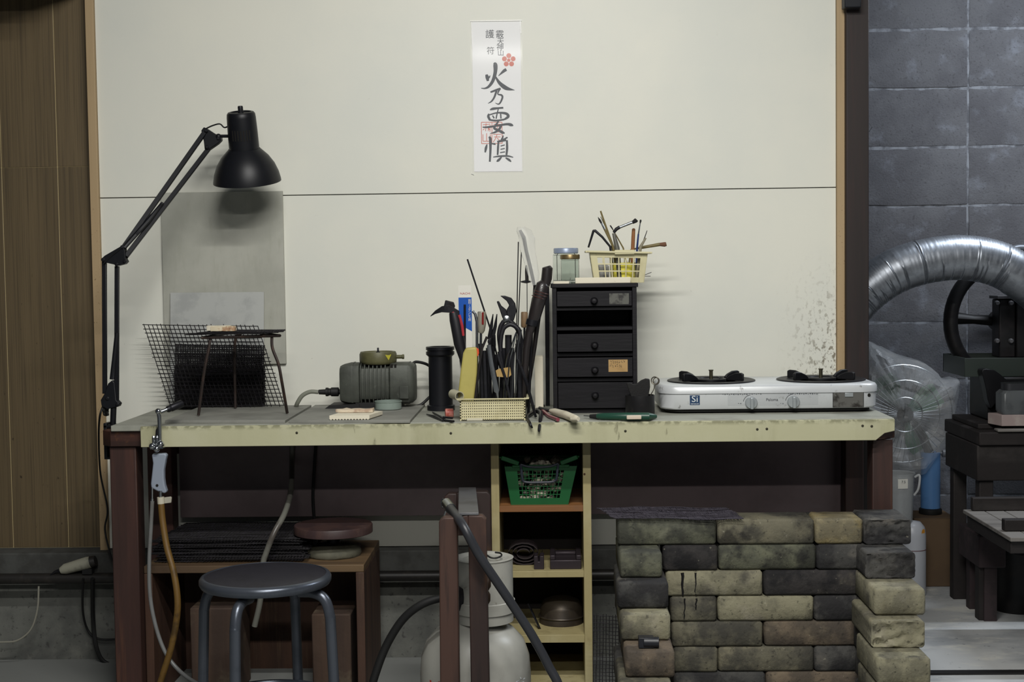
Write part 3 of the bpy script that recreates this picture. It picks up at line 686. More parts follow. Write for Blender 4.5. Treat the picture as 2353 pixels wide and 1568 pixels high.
# utility knife with a big yellow handle
k = 0.6; kn = thing('utility_knife', 'thick yellow handled cutter with an orange slide in the tool basket', 'cutter', foot(1080, k))
new('handle', MB().prism(pts(Yt(k), (1052, 925), (1053, 900), (1058, 855), (1064, 812), (1070, 800), (1095, 798), (1097, 812), (1096, 860), (1090, 925)), (0, 0.018, 0)), mat('yellow_handle', 'b0a55c', 0.5, layers=[('8d8344', 10, 0.45, 0.7, 0.6)]), kn, bev=0.005, segs=3)
new('slide', MB().prism(pts(Yt(k)+0.003, (1094, 799), (1100, 803), (1101, 812), (1098, 820), (1095, 818)), (0, 0.01, 0)), mat('orange_plastic', 'd0502c', 0.4), kn, bev=0.001)
new('blade', MB().prism([at(1060, 926, Yt(k)+0.005), at(1085, 926, Yt(k)+0.005), foot(1084, k), foot(1063, k)], (0, 0.003, 0)), steel, kn)
rodtool('wooden_stick', 'dark round wooden stick leaning over the yellow cutter', 'stick', -0.15, [(1119, 774), (1108, 800), (1100, 850), (1092, 916)], 0.0034, dark_w, ft=1090)
# flat blades and files
k = 0.5
rodtool('flat_steel_blade', 'bright flat steel blade in front of the black pliers handles', 'blade', 0.4, [(1123, 793), (1128, 830), (1133, 860), (1141, 899), (1143, 904), (1145, 925)], [0.0052, 0.0055, 0.0062, 0.0068, 0.003, 0.002], steel, 4, flat=0.25, ft=1146)
for px0, py0, px1, kk, rr_, nm, lab in ((1112, 806, 1118, 1.4, 0.0052, 'file', 'dark flat file beside the bright steel blade'), (1148, 808, 1168, 2.2, 0.006, 'file', 'dark flat file behind the bright steel blade'),
                                   (1143, 815, 1180, 0.7, 0.0036, 'needle_file', 'thin black needle file slanting across the flat files'), (1176, 800, 1176, 3.0, 0.0062, 'file', 'black round file under the pincers')):
    rodtool(nm, lab, 'file', kk, [(px0, py0), ((px0+px1)/2, 870)], rr_, dark_steel, 8, ft=px1, flat=0.7)
k = 1.6
new('card_sleeve', MB().prism(pts(Yt(k)-0.008, (1139, 852), (1146, 848), (1172, 844), (1175, 862), (1168, 868), (1142, 866)), (0, 0.002, 0)), mat('brown_card', 'a88a54', 0.7), label='torn piece of brown card tucked among the files', cat='card')
for px0, py0, px1, kk, rr_, lab in ((1104, 790, 1110, 2.6, 0.0055, 'black round file behind the dark wooden stick'), (1122, 800, 1126, 4.2, 0.0065, 'thick black file below the needle nose pliers'),
        (1156, 800, 1152, 5.4, 0.007, 'thick black file between the pliers and the pincers'), (1190, 790, 1196, 3.6, 0.007, 'broad black file next to the green case'), (1138, 815, 1142, 6.8, 0.0075, 'broad black file at the back of the basket'),
        (1168, 770, 1170, 7.4, 0.009, 'thick black bar at the back below the pincers')):
    rodtool('file', lab, 'file', kk, [(px0, py0), ((px0+px1)/2, 870)], rr_, dark_steel, 8, ft=px1, flat=0.7)
# tweezers
def tweezer(name, lab, k, a, b, c, d, mt, r=0.0028):
    t = thing(name, lab, 'tweezers', foot(d[0], k))
    for s in (-1, 1):
        new('arm', MB().tube(spl([at(a[0], a[1], Yt(k)), at(b[0]+2.5*s, b[1], Yt(k)-0.002*s), at(c[0]+4*s, c[1], Yt(k)-0.004*s), foot(d[0]+3*s, k, ZI+0.003)], 5), [r*0.6]+[r]*14+[r*0.6], 6, flat=0.6), mt, t)
tweezer('tweezers', 'bright steel tweezers leaning in the tool basket', 1.0, (1186, 763), (1176, 800), (1166, 840), (1158, 930), steel, 0.003)
tweezer('tweezers', 'grey steel tweezers with a bent tip beside the pincers', 1.8, (1199, 758), (1187, 800), (1183, 860), (1176, 930), mat('dull_steel', '7b7d80', 0.4, 0.9), 0.0032)
tweezer('needle_tweezers', 'black pointed needle pliers standing tips up in the basket', 3.6, (1138, 800), (1134, 770), (1131, 820), (1128, 930), dark_steel, 0.004)
nd = thing('needle_pliers', 'black needle nose pliers with both tips apart pointing up', 'pliers', foot(1132, 5))
for a, b, c in (((1133, 722), (1129, 750), (1124, 780)), ((1142, 722), (1138, 750), (1131, 780))):
    new('jaw', MB().tube(pts(Yt(5), a, b, c), [0.0012, 0.0045, 0.0055], 8), dark_steel, nd)
new('joint', MB().lathe([(0.010, -0.004), (0.010, 0.005), (0.004, 0.006)], at(1129, 785, Yt(5)), (0, -1, 0), 14), dark_steel, nd)
for s, ex_ in ((-1, 1116), (1, 1140)):
    new('handle', MB().tube(spl([at(1128, 785, Yt(5)+0.004*s), at(1126+9*s, 830, Yt(5)+0.004*s), foot(ex_, 5, ZI+0.005)], 6), 0.0048, 8), grip, nd)
# big pincers
k = 6.2
pn = thing('pincers', 'big black end cutting pincers with open jaws in the basket', 'pincers', foot(1178, k))
new('jaw', MB().prism(pts(Yt(k), (1141, 693), (1146, 692), (1152, 703), (1163, 712), (1168, 728), (1160, 740), (1154, 730), (1148, 712)), (0, 0.016, 0)), dark_steel, pn, bev=0.002)
new('jaw', MB().prism(pts(Yt(k)-0.002, (1149, 680), (1160, 680), (1175, 685), (1184, 698), (1187, 716), (1180, 738), (1166, 740), (1164, 712), (1170, 702), (1164, 692)), (0, 0.016, 0)), dark_steel, pn, bev=0.002)
new('pivot', MB().lathe([(0.010, 0), (0.010, 0.004), (0.006, 0.006)], at(1164, 734, Yt(k)-0.002), (0, -1, 0), 14), steel, pn)
for P, f_ in ((((1158, 738), (1150, 752), (1147, 775), (1152, 820)), 1160), (((1172, 738), (1186, 752), (1196, 775), (1200, 820)), 1190)):
    new('handle', MB().tube(spl(pts(Yt(k), *P)+[foot(f_, k, ZI+0.006)], 6), 0.0062, 10), grip, pn)
# second pliers with looped grips
k = 4.3
pl2 = thing('pliers', 'black pliers with thick arched grips sunk into the basket', 'pliers', foot(1170, k))
new('grip', MB().tube(spl(pts(Yt(k), (1152, 770), (1158, 754), (1172, 746), (1186, 752), (1194, 765), (1194, 800))+[foot(1190, k, ZI+0.006)], 6), 0.0062, 10), grip, pl2)
new('grip', MB().tube(spl(pts(Yt(k)-0.004, (1152, 770), (1150, 800), (1156, 850))+[foot(1160, k, ZI+0.006)], 6), 0.0062, 10), grip, pl2)
# wooden-handled tools at the right
aw = thing('wooden_awl', 'awl with a pale cork coloured round handle standing beside the pincers', 'awl', foot(1205, 8))
new('handle', MB().tube(pts(Yt(8), (1205, 717), (1205, 719), (1205, 750), (1205, 753)), [0.008, 0.0095, 0.0095, 0.007], 14), mat('cork_wood', '7c6448', 0.6, layers=[('5a4630', 30, 0.45, 0.7, 0.7)]), aw)
new('shaft', MB().tube([at(1205, 752, Yt(8)), foot(1203, 8, ZI)], 0.0028, 8), dark_steel, aw)
k = 5.0
ml = thing('mallet', 'heavy dark turned wooden handle leaning over towards the drawer cabinet', 'handle', foot(1206, k))
new('turned_handle', MB().tube(pts(Yt(k), (1252, 650), (1248, 655), (1242, 676), (1240, 684), (1238, 690), (1229, 725), (1222, 745), (1217, 762)), [0.012, 0.018, 0.0195, 0.019, 0.0195, 0.017, 0.013, 0.011], 18), dark_w, ml)
new('collar', MB().tube(pts(Yt(k), (1224, 735), (1221, 748)), 0.0165, 18), dark_steel, ml)
new('shaft', MB().tube([at(1218, 755, Yt(k)), at(1210, 800, Yt(k)), foot(1198, k, ZI+0.009)], [0.011, 0.010, 0.009], 12), dark_w, ml)
for i in range(3):
    new('ring', MB().ring(at(1243.5-i*2.6, 672+i*6, Yt(k)), 0.0193, 0.0012, at(1252, 650, Yt(k))-at(1229, 725, Yt(k)), 20, 5), mat('reddish_ring', '4a2c28', 0.4), ml)
rodtool('chisel', 'dark wooden chisel handle standing behind the heavy turned handle', 'chisel', 10.0, [(1257, 612), (1258, 616), (1256, 640), (1249, 668), (1236, 730), (1228, 800)], [0.009, 0.0145, 0.015, 0.012, 0.008, 0.006], dark_w, 14, ft=1204)
# thin rods, skewer with disc
rodtool('thin_rod', 'straight thin steel rod standing upright against the wall', 'rod', 9.3, [(1191, 556), (1187, 760)], 0.0016, dark_steel, 6, ft=1184)
rodtool('thin_rod', 'thin steel rod with a loop end beside the upright one', 'rod', 9.0, [(1198, 580), (1190, 760)], 0.0016, dark_steel, 6, ft=1188)
k = 8.6; sk = thing('disc_skewer', 'thin skewer with a dark disc and handle standing in the basket', 'skewer', foot(1212, k))
new('rod', MB().tube([at(1211, 645, Yt(k)), foot(1212, k, ZI)], 0.0012, 6), steel, sk)
new('disc', MB().lathe([(0.002, -0.003), (0.0145, 0), (0.015, 0.003), (0.004, 0.006)], at(1209, 649, Yt(k)), (0, 0, 1), 18), dark_steel, sk)
new('handle', MB().tube(pts(Yt(k), (1209, 610), (1210, 625), (1211, 646)), [0.0025, 0.0045, 0.005], 10), dark_w, sk)
# plastic sleeve over a saw
bagm = mat('clear_plastic', 'd9d9d2', 0.12, alpha=0.26, spec=0.7, bump=0.8, bscale=55)
k = 7.2; bg_ = []
for px, py, w, d in ((1197, 522, 8, 0.004), (1203, 530, 17, 0.010), (1209, 548, 19, 0.011), (1213, 575, 17, 0.010), (1219, 600, 16, 0.009), (1225, 630, 14, 0.007), (1229, 655, 8, 0.003)):
    bg_.append([at(px, py, Yt(k))+V((sz(w, Yt(k))*(1+random.uniform(-.12, .12))*math.cos(a), d*math.sin(a)*(1+random.uniform(-.5, .5)), random.uniform(-.002, .002))) for a in [2*math.pi*i/14 for i in range(14)]])
pb = thing('bagged_saw', 'curved saw blade in a clear plastic sleeve rising above the tools', 'saw', foot(1214, k))
new('plastic_sleeve', MB().loft(bg_, False), bagm, pb, smooth=20)
new('saw_blade', MB().prism(pts(Yt(k), (1192, 530), (1198, 528), (1208, 545), (1213, 575), (1224, 620), (1232, 660), (1226, 662), (1216, 622), (1206, 580), (1200, 550)), (0, 0.0015, 0)), mat('pale_blade', '8f9090', 0.3, 0.9), pb)
new('saw_tang', MB().tube([at(1229, 655, Yt(k)), at(1222, 760, Yt(k)), foot(1214, k, ZI+0.004)], 0.004, 8), dark_steel, pb)
# green pouch, white slab, black rods between basket and cabinet
k = 4
gp = thing('green_box', 'green plastic case standing in the end of the tool basket', 'case', (at(1208, 900, YK+0.1).x, YK+0.11, ZI))
gm = mat('green_plastic_case', '5c7a36', 0.5, layers=[('48602c', 20, 0.45, 0.7, 0.7)])
xg0, xg1 = at(1190, 850, YK+0.1).x, at(1204, 850, YK+0.1).x
new('body', MB().box(xg0, xg1, YK+0.10, YK+0.122, ZI, at(1200, 834, YK+0.1).z), gm, gp, bev=0.002)
new('lid', MB().box(xg0-0.0005, xg1+0.0005, YK+0.0995, YK+0.1225, at(1200, 833, YK+0.1).z, at(1200, 816, YK+0.1).z), gm, gp, bev=0.002)
wz = gnd(1238, 946, ZB)
new('white_slab', MB().box(at(1229, 880, wz.y).x, at(1250, 880, wz.y).x-0.002, wz.y, wz.y+0.06, ZB, at(1239, 820, wz.y).z), white_cer, label='white slab standing on end between tool basket and drawer cabinet', cat='slab', bev=0.0015)
lb = gnd(1256, 945, ZB)
new('steel_bar', MB().prism([V((at(1254, 900, -0.09).x, -0.095, ZB)), V((at(1263, 900, -0.09).x, -0.095, ZB)), at(1262, 655, -0.05), at(1252, 700, -0.05)], (0, 0.018, 0)), dark_steel, label='dark flat steel bar leaning beside the drawer cabinet', cat='bar', bev=0.001)
q = thing('chain_nose_rod', 'black rod leaning outside the basket against its end', 'rod', gnd(1225, 950, ZB))
new('shaft', MB().tube([at(1190, 826, YK+0.02), at(1210, 880, YK+0.01), zset(at(1231, 945, YK+0.03), ZB+0.005)], [0.0045, 0.0045, 0.0035], 8), dark_steel, q)
# tube with a key in the basket corner
tp = at(1054, 909, YK+0.02)
new('pipe_offcut', MB().lathe([(0.0105, 0), (0.0125, 0), (0.0125, 0.05), (0.0105, 0.05), (0.0105, 0)], at(1056, 911, YK-0.008), (-0.45, 1, 0.05), 20, False), pvc, label='short grey plastic pipe offcut resting on the basket corner', cat='pipe')
# ------------------------------------------------------------------ drawer cabinet
blk_wood = mat('black_stained_wood', '141316', 0.5, spec=0.3, layers=[('1e1c20', 14, 0.45, 0.7, 0.7, SX), ('151418', 60, 0.5, 0.7, 0.6, (0.15, 1, 1)), ('3f3c3a', 8, 0.66, 0.78, 0.5, (0.3, 1, 1.5))], bump=0.15, bst=(0.1, 1, 1), bscale=90)
cg = gnd(1366, 950, ZB); YC1 = cg.y
cx0, cx1 = at(1270, 800, YC1).x, at(1464, 800, YC1).x
czt = at(1366, 661, YC1).z; cdep = min(0.19, -0.004-YC1)
dc = thing('drawer_cabinet', 'small black wooden chest of drawers with one drawer missing', 'cabinet', ((cx0+cx1)/2, YC1+cdep/2, ZB))
cs = MB(); tk = 0.012
new('side', MB().box(cx0, cx0+tk, YC1, YC1+cdep, ZB, czt), blk_wood, dc, bev=0.001)
new('side', MB().box(cx1-tk, cx1, YC1, YC1+cdep, ZB, czt), blk_wood, dc, bev=0.001)
new('top', MB().box(cx0-0.004, cx1+0.004, YC1-0.003, YC1+cdep, czt, czt+0.011), blk_wood, dc, bev=0.0015)
new('back', MB().box(cx0+tk, cx1-tk, YC1+cdep-0.006, YC1+cdep, ZB, czt), blk_wood, dc)
def zc1(py): return at(1366, py, YC1).z
for py in (706, 752, 812, 870):
    new('rail', MB().box(cx0+tk, cx1-tk, YC1+0.008, YC1+cdep-0.006, zc1(py+7), zc1(py)), blk_wood, dc)
new('rail', MB().box(cx0+tk, cx1-tk, YC1+0.004, YC1+cdep-0.006, ZB, ZB+0.010), blk_wood, dc)
knob_p = [(0.0045, 0), (0.0045, 0.005), (0.0082, 0.007), (0.0085, 0.012), (0.006, 0.016), (0.001, 0.017)]
paperd = mat('grey_worn_label', '5c5c56', 0.7, layers=[('2c2a2a', 40, 0.45, 0.6, 0.9)])
for i, (t0, t1, pull) in enumerate(((669, 704, 0.004), (767, 808, 0.010), (822, 866, 0.006), (879, 938, 0.008))):
    z0, z1 = zc1(t1), zc1(t0)
    d = new('drawer', MB().box(cx0+tk+0.001, cx1-tk-0.001, YC1-pull, YC1-pull+0.011, z0, z1).box(cx0+tk+0.002, cx1-tk-0.002, YC1-pull+0.011, YC1+0.13, z0+0.0075 if i else z0+0.002, z0+0.010), blk_wood, dc, bev=0.001)
    kz = z0+(z1-z0)*(0.35 if i < 3 else 0.5)
    new('knob', MB().lathe(knob_p, ((cx0+cx1)/2-0.001, YC1-pull, kz), (0, -1, 0), 18), blk_wood, d)
    new('knob_ring', MB().ring(((cx0+cx1)/2-0.001, YC1-pull-0.0006, kz), 0.0098, 0.001, (0, 1, 0), 20, 5), dark_steel, d)
    if i == 0:
        new('paper_label', MB().box(at(1400, 690, YC1).x, at(1445, 690, YC1).x, YC1-pull-0.0006, YC1-pull, zc1(700), zc1(675)), paperd, d)
    if i == 2:
        new('paper_label', MB().box(at(1398, 840, YC1).x, at(1442, 840, YC1).x, YC1-pull-0.0008, YC1-pull, zc1(855), zc1(827)), mat('tan_paper', 'b08f5e', 0.7, layers=[('9a7a4c', 20, 0.5, 0.7, 0.6)]), d)
        q = MB()
        for row, n_ in ((832, 7), (841, 6)):
            for c_ in range(n_):
                for _ in range(3):
                    p = at(1402+c_*5+random.uniform(0, 3), row+random.uniform(-3, 3), YC1-pull-0.0012)
                    a_ = random.choice((0, R(80), R(40), R(-30))); d_ = V((math.cos(a_), 0, math.sin(a_)))*0.0016
                    q.bar(p-d_, p+d_, 0.0006, 0.0003)
        new('handwriting', q, inkm, d)
ZCt = czt+0.011
# white slabs on the cabinet
def onc(px, y): return at(px, 650, y).x
new('ceramic_strip', MB().box(onc(1322, YC1+0.004), onc(1449, YC1+0.004), YC1+0.002, YC1+0.024, ZCt, ZCt+0.016), white_cer, label='long white ceramic strip lying on the front of the drawer cabinet', cat='strip', bev=0.0015)
new('ceramic_strip', MB().box(onc(1271, YC1+0.004), onc(1308, YC1+0.004), YC1+0.002, YC1+0.02, ZCt, ZCt+0.007), white_cer, label='short white ceramic strip in front of the glass jars', cat='strip', bev=0.001)
# glass jars
clear = mat('clear_glass', 'f0f4f2', 0.03, trans=1.0, ior=1.2)
def jar(name, lab, px0, px1, py0, py1, y, lidm, lidh, six=6):
    cx_ = (at(px0, py1, y).x+at(px1, py1, y).x)/2; r_ = (at(px1, py1, y).x-at(px0, py1, y).x)/2
    h = at((px0+px1)/2, py0, y).z-ZCt
    t = thing(name, lab, 'jar', (cx_, y+r_, ZCt))
    g = MB().lathe([(r_*0.96, 0), (r_*1.04, 0.004), (r_*1.04, h*0.80), (r_*0.85, h*0.88), (r_*0.85, h-0.006), (r_*0.78, h-0.006), (r_*0.78, h*0.87), (r_*0.97, h*0.79), (r_*0.97, 0.008), (0.001, 0.006)], (cx_, y+r_, ZCt), (0, 0, 1), six)
    new('glass_body', g, clear, t, smooth=25, bev=0.001)
    new('lid', MB().lathe([(r_*0.90, h-lidh), (r_*0.97, h-lidh+0.001), (r_*0.97, h-0.002), (r_*0.93, h), (r_*0.3, h+0.0003), (0.001, h+0.0003)], (cx_, y+r_, ZCt), (0, 0, 1), 28), lidm, t)
jar('glass_jar', 'larger clear glass jar with a pale blue lid on the drawer cabinet', 1272, 1331, 570, 648, YC1+0.085, mat('pale_blue_lid', '8f9bb0', 0.35, 0.2), 0.015, 8)
jar('glass_jar', 'smaller clear glass jar with a brass coloured lid on the drawer cabinet', 1287, 1334, 585, 648, YC1+0.022, mat('brass_lid', '7c6c4a', 0.35, 0.6), 0.013, 6)

# yellow lattice basket with brushes
ylw = mat('pale_yellow_plastic', 'cdc6a0', 0.42, layers=[('b5ad86', 14, 0.5, 0.7, 0.5)])
Yb = YC1+0.035; bd = 0.085
def bx(px, py): return at(px, py, Yb)
yb = thing('lattice_basket', 'pale yellow lattice basket full of paint brushes on the drawer cabinet', 'basket', (bx(1420, 640).x, Yb+bd/2, ZCt))
TLp, TRp, BLp, BRp = bx(1356, 580), bx(1487, 583), bx(1367, 645), bx(1479, 648)
BLp.z = BRp.z = ZCt
def Pw(u, v, back=0):
    p = BLp.lerp(BRp, u).lerp(TLp.lerp(TRp, u), v); p = p.copy(); p.y = Yb-0.004*v+0.004*(1-v); 
    if back: p.y = Yb+bd+0.004*v-0.004*(1-v)
    return p
def lattice(nm, f, nu, nv, u0, u1, v0, v1, t):
    m = MB()
    us = [0]+[u0+(u1-u0)*i/nu for i in range(nu+1)]+[1]; vs_ = [0]+[v0+(v1-v0)*j/nv for j in range(nv+1)]+[1]
    w = 0.0034
    for i in range(nu+1): m.bar(f(us[i+1], v0-0.02), f(us[i+1], v1+0.02), w, t, up=f(0, 0.5)-f(0, 0.5)+V(ND))
    for j in range(nv+1): m.bar(f(u0-0.01, vs_[j+1]), f(u1+0.01, vs_[j+1]), w, t, up=V(ND))
    for a, b, c, d in ((0, u0, 0, 1), (u1, 1, 0, 1), (u0, u1, 0, v0), (u0, u1, v1, 1)):
        q = [f(a, c), f(b, c), f(b, d), f(a, d)]; m.prism([p-V(ND)*t/2 for p in q], V(ND)*t)
    return new(nm, m, ylw, yb, bev=0.0006)
ND = (0, -1, 0)
lattice('lattice_wall', lambda u, v: Pw(u, v), 6, 3, 0.10, 0.90, 0.16, 0.86, 0.0028)
lattice('lattice_wall', lambda u, v: Pw(u, v, 1), 6, 3, 0.10, 0.90, 0.16, 0.86, 0.0028)
ND = (-1, 0, 0)
lattice('lattice_wall', lambda u, v: Pw(0, v).lerp(Pw(0, v, 1), u), 4, 3, 0.10, 0.90, 0.16, 0.86, 0.0028)
ND = (1, 0, 0)
lattice('lattice_wall', lambda u, v: Pw(1, v).lerp(Pw(1, v, 1), u), 4, 3, 0.10, 0.90, 0.16, 0.86, 0.0028)
new('base', MB().prism([Pw(0, 0), Pw(1, 0), Pw(1, 0, 1), Pw(0, 0, 1)], (0, 0, 0.0025)), ylw, yb)
rq = MB(); e_ = 0.007
Q = [Pw(0, 1)+V((-e_, -e_, 0)), Pw(1, 1)+V((e_, -e_, 0)), Pw(1, 1, 1)+V((e_, e_, 0)), Pw(0, 1, 1)+V((-e_, e_, 0))]
for i in range(4): rq.bar(Q[i]+V((0, 0, 0.002)), Q[(i+1) % 4]+V((0, 0, 0.002)), 0.0125, 0.0055, up=(0, 0, 1))
new('rim', rq, ylw, yb, bev=0.0015)
new('handle_grip', MB().box(bx(1412, 575).x, bx(1457, 575).x, Yb-0.016, Yb-0.010, Pw(0.5, 1).z-0.004, Pw(0.5, 1).z+0.008), ylw, yb, bev=0.001)
# bright yellow tin inside
tn = V((bx(1434, 610).x, Yb+0.045, ZCt+0.003))
new('tin', MB().lathe([(0.030, 0), (0.032, 0.002), (0.034, 0.05), (0.035, 0.052), (0.03, 0.052)], tn, (0, 0, 1), 28), mat('lemon_tin', 'e0d65a', 0.35), label='lemon yellow tub inside the lattice basket', cat='tub')
new('sponge', MB().box(bx(1374, 610).x, bx(1400, 610).x, Yb+0.02, Yb+0.06, ZCt+0.003, ZCt+0.05), mat('grey_cloth_wad', '8a8a86', 0.8, layers=[('3a383a', 12, 0.5, 0.65, 0.9)], bump=0.5), label='grey folded cloth inside the lattice basket', cat='cloth', bev=0.006, segs=3)
# brushes: (path px, radii px, parts)
brass_f, bristle, brown_b = mat('ferrule', '9aa0a6', 0.25, 1.0), mat('dark_bristle', '1a1919', 0.8, bump=0.4, bscale=300), mat('brown_bristle', '6e4c38', 0.8, bump=0.4, bscale=300)
hand_o = mat('olive_handle', '6f6238', 0.45, layers=[('4f4528', 30, 0.5, 0.7, 0.6)]); hand_b = mat('blue_handle', '1f3266', 0.35); hand_br = mat('brown_handle', '8a5a34', 0.45); hand_g = mat('grey_handle', '86806c', 0.5)
bzf = ZCt+0.0045
def brush(name, lab, cat, segs, k, botx, group=None):
    """segs: list of (part name, material, [(px,py,r)...]) from the tip downwards"""
    y = Yb+0.012+k*0.012
    t = thing(name, lab, cat, V((at(botx, 640, y).x, y, ZCt+0.003)))
    for i, (nm, mt, P) in enumerate(segs):
        L_ = [at(a, b, y) for a, b, _ in P]; r_ = [sz(c, y) for _, _, c in P]
        if i == len(segs)-1:
            q = V((at(botx, 640, y).x, y, bzf+r_[-1])); L_.append(q); r_.append(r_[-1])
        new(nm, MB().tube(L_, r_, 10), mt, t)
    return t
brush('paint_brush', 'olive brush handle standing highest in the lattice basket', 'brush', [('handle', hand_o, [(1380, 485, 2), (1393, 523, 2.3), (1406, 560, 2.6)])], 2, 1420)
brush('paint_brush', 'black tipped brush with an olive handle leaning to the glass jars', 'brush', [('bristles', bristle, [(1374, 499, 0.4), (1378, 506, 2.6), (1382, 513, 2.2)]), ('ferrule', brass_f, [(1382, 513, 2), (1389, 527, 2.2)]), ('handle', hand_o, [(1389, 527, 2.2), (1408, 565, 2.6)])], 1, 1425)
brush('paint_brush', 'thin pale brush handle between the taller olive handles', 'brush', [('handle', hand_g, [(1380, 498, 0.8), (1396, 530, 1.6), (1410, 568, 2)])], 3, 1424)
brush('paint_brush', 'short thin brush with a curled dark tip in the lattice basket', 'brush', [('bristles', bristle, [(1402, 518, 1.5), (1406, 524, 1.6), (1409, 529, 1)]), ('handle', hand_o, [(1409, 529, 1.2), (1432, 570, 1.8)])], 4, 1450)
t = brush('bent_brush', 'brush with a bent dark handle and silver ferrule pointing at the paper charm', 'brush', [('bristles', bristle, [(1463, 505, 4.5), (1461, 507, 5.5), (1453, 512, 3.6)]), ('ferrule', brass_f, [(1453, 511, 3.4), (1423, 523, 3.2)]), ('bent_handle', dark_steel, [(1424, 522, 4), (1416, 527, 4.2), (1410, 535, 3.2)]), ('handle', mat('grey_brush_handle', '6b6a62', 0.4, 0.4), [(1410, 536, 3.6), (1418, 570, 6)])], 0.4, 1424)
brush('folding_tool', 'folded dark steel tool hooked over the rim of the lattice basket', 'tool', [('arm', dark_steel, [(1352, 569, 2.2), (1364, 530, 3)]), ('arm', dark_steel, [(1363, 531, 3.2), (1367, 530, 3.2), (1384, 545, 2.8), (1402, 567, 2.8)])], 1.6, 1412)
brush('wooden_dowel', 'round ended brown wooden dowel standing in the lattice basket', 'dowel', [('body', hand_br, [(1456, 525, 2.2), (1456, 527, 4), (1455, 545, 4.4), (1454, 570, 4.4)])], 3, 1453)
brush('paint_brush', 'slim brush with a blue handle and small black tip', 'brush', [('bristles', bristle, [(1472, 505, 1.6), (1472, 508, 2.4), (1471, 513, 1.4)]), ('ferrule', brass_f, [(1471, 513, 1.3), (1467, 538, 1.8)]), ('handle', hand_b, [(1467, 538, 2), (1464, 568, 2.4)])], 3.5, 1461)
brush('spatula', 'flat grey wooden spatula leaning in the lattice basket', 'spatula', [('body', hand_g, [(1484, 547, 2.2), (1472, 567, 3.6)])], 1, 1462)
brush('wire_pick', 'thin dark wire pick beside the flat grey spatula', 'pick', [('body', dark_steel, [(1487, 530, 0.8), (1481, 547, 1.1), (1474, 566, 1.2)])], 2, 1466)
brush('paint_brush', 'brown bristled brush lying out over the end of the lattice basket', 'brush', [('bristles', brown_b, [(1531, 561, 4.8), (1527, 562, 5.6), (1516, 562, 4)]), ('handle', hand_o, [(1516, 562, 4.2), (1475, 569, 3.4), (1450, 574, 2.2)])], 4.5, 1440)
new('wire_clip', MB().tube(pts(Yb+0.03, (1476, 634), (1487, 630), (1497, 626)), 0.0008, 5).tube(pts(Yb+0.03, (1476, 635), (1495, 635)), 0.0008, 5), dark_steel, yb)

# ------------------------------------------------------------------ black cup with charcoal brush
cq = gnd(1473, 960, ZB); r_ = sz(34, cq.y); hcup = at(1473, 908, cq.y+r_).z-ZB
cup = thing('black_cup', 'sooty black cup holding a dark bristle brush beside the gas stove', 'cup', (cq.x, cq.y+r_, ZB))
sooty = mat('sooty_black', '141315', 0.5, layers=[('2a2624', 50, 0.6, 0.7, 0.7)])
new('cup_body', MB().lathe([(r_*0.97, 0), (r_, 0.002), (r_, hcup), (r_*0.95, hcup), (r_*0.93, 0.004), (0.001, 0.004)], (cq.x, cq.y+r_, ZB), (0, 0, 1), 30), sooty, cup)
bq = thing('charcoal_brush', 'wide black bristle brush standing in the sooty cup', 'brush', (cq.x, cq.y+r_, ZB+0.005))
yq = cq.y+r_
new('bristles', MB().prism(pts(yq-0.008, (1440, 882), (1447, 880), (1456, 884), (1464, 883), (1474, 875), (1484, 871), (1493, 872), (1494, 890), (1490, 912), (1484, 940), (1456, 940), (1450, 912), (1445, 898)), (0, 0.018, 0)), bristle, bq, bev=0.002)
rg = thing('wire_ring_tool', 'steel wire with a ring end standing in the sooty cup', 'wire', (cq.x+0.01, yq, ZB+0.005))
new('ring', MB().ring(at(1505, 875, yq), sz(8.5, yq), 0.0017, (0.35, 1, 0), 20, 6).ring(at(1508, 876, yq+0.004), sz(8, yq), 0.0014, (-0.5, 1, 0), 20, 6), mat('wire_steel', '7c776c', 0.35, 0.8), rg)
new('stem', MB().tube(spl([at(1506, 884, yq), at(1501, 898, yq-0.003), at(1495, 910, yq), V((at(1486, 920, yq).x, yq+0.01, ZB+0.006))], 5), 0.0014, 6), MATS['wire_steel'], rg)

# ------------------------------------------------------------------ gas stove
YS = gnd(1700, 951, ZB).y
silver = mat('silver_enamel', 'd2d5d6', 0.34, 0.2, layers=[('c0c3c5', 5, 0.4, 0.7, 0.6), ('3d3833', 24, 0.60, 0.72, 0.8, (1, 1, 0.6), ((0, 0.07, 0.17),)), ('57504a', 40, 0.64, 0.72, 0.6)])
sx0, sx1 = at(1516, 915, YS).x, at(2021, 905, YS+0.02).x; sdep = min(0.28, -0.012-YS)
szb = ZB+0.012; szt = at(1770, 884, YS).z
stv = thing('gas_stove', 'silver two burner table gas stove at the end of the workbench', 'stove', ((sx0+sx1)/2, YS+sdep/2, ZB))
def rrect(x0, x1, y0, y1, z, r, n=6):
    P = []
    for cx_, cy_, a0 in ((x1-r, y1-r, 0), (x0+r, y1-r, 90), (x0+r, y0+r, 180), (x1-r, y0+r, 270)):
        for i in range(n+1):
            a = math.radians(a0+90*i/n); P.append(V((cx_+r*math.cos(a), cy_+r*math.sin(a), z)))
    return P
zlid = szt-0.024
new('body', MB().loft([rrect(sx0+0.006, sx1-0.006, YS+0.006, YS+sdep-0.004, szb, 0.050), rrect(sx0+0.003, sx1-0.003, YS+0.003, YS+sdep-0.002, szb+0.004, 0.052), rrect(sx0+0.003, sx1-0.003, YS+0.003, YS+sdep-0.002, zlid, 0.052)]), silver, stv)
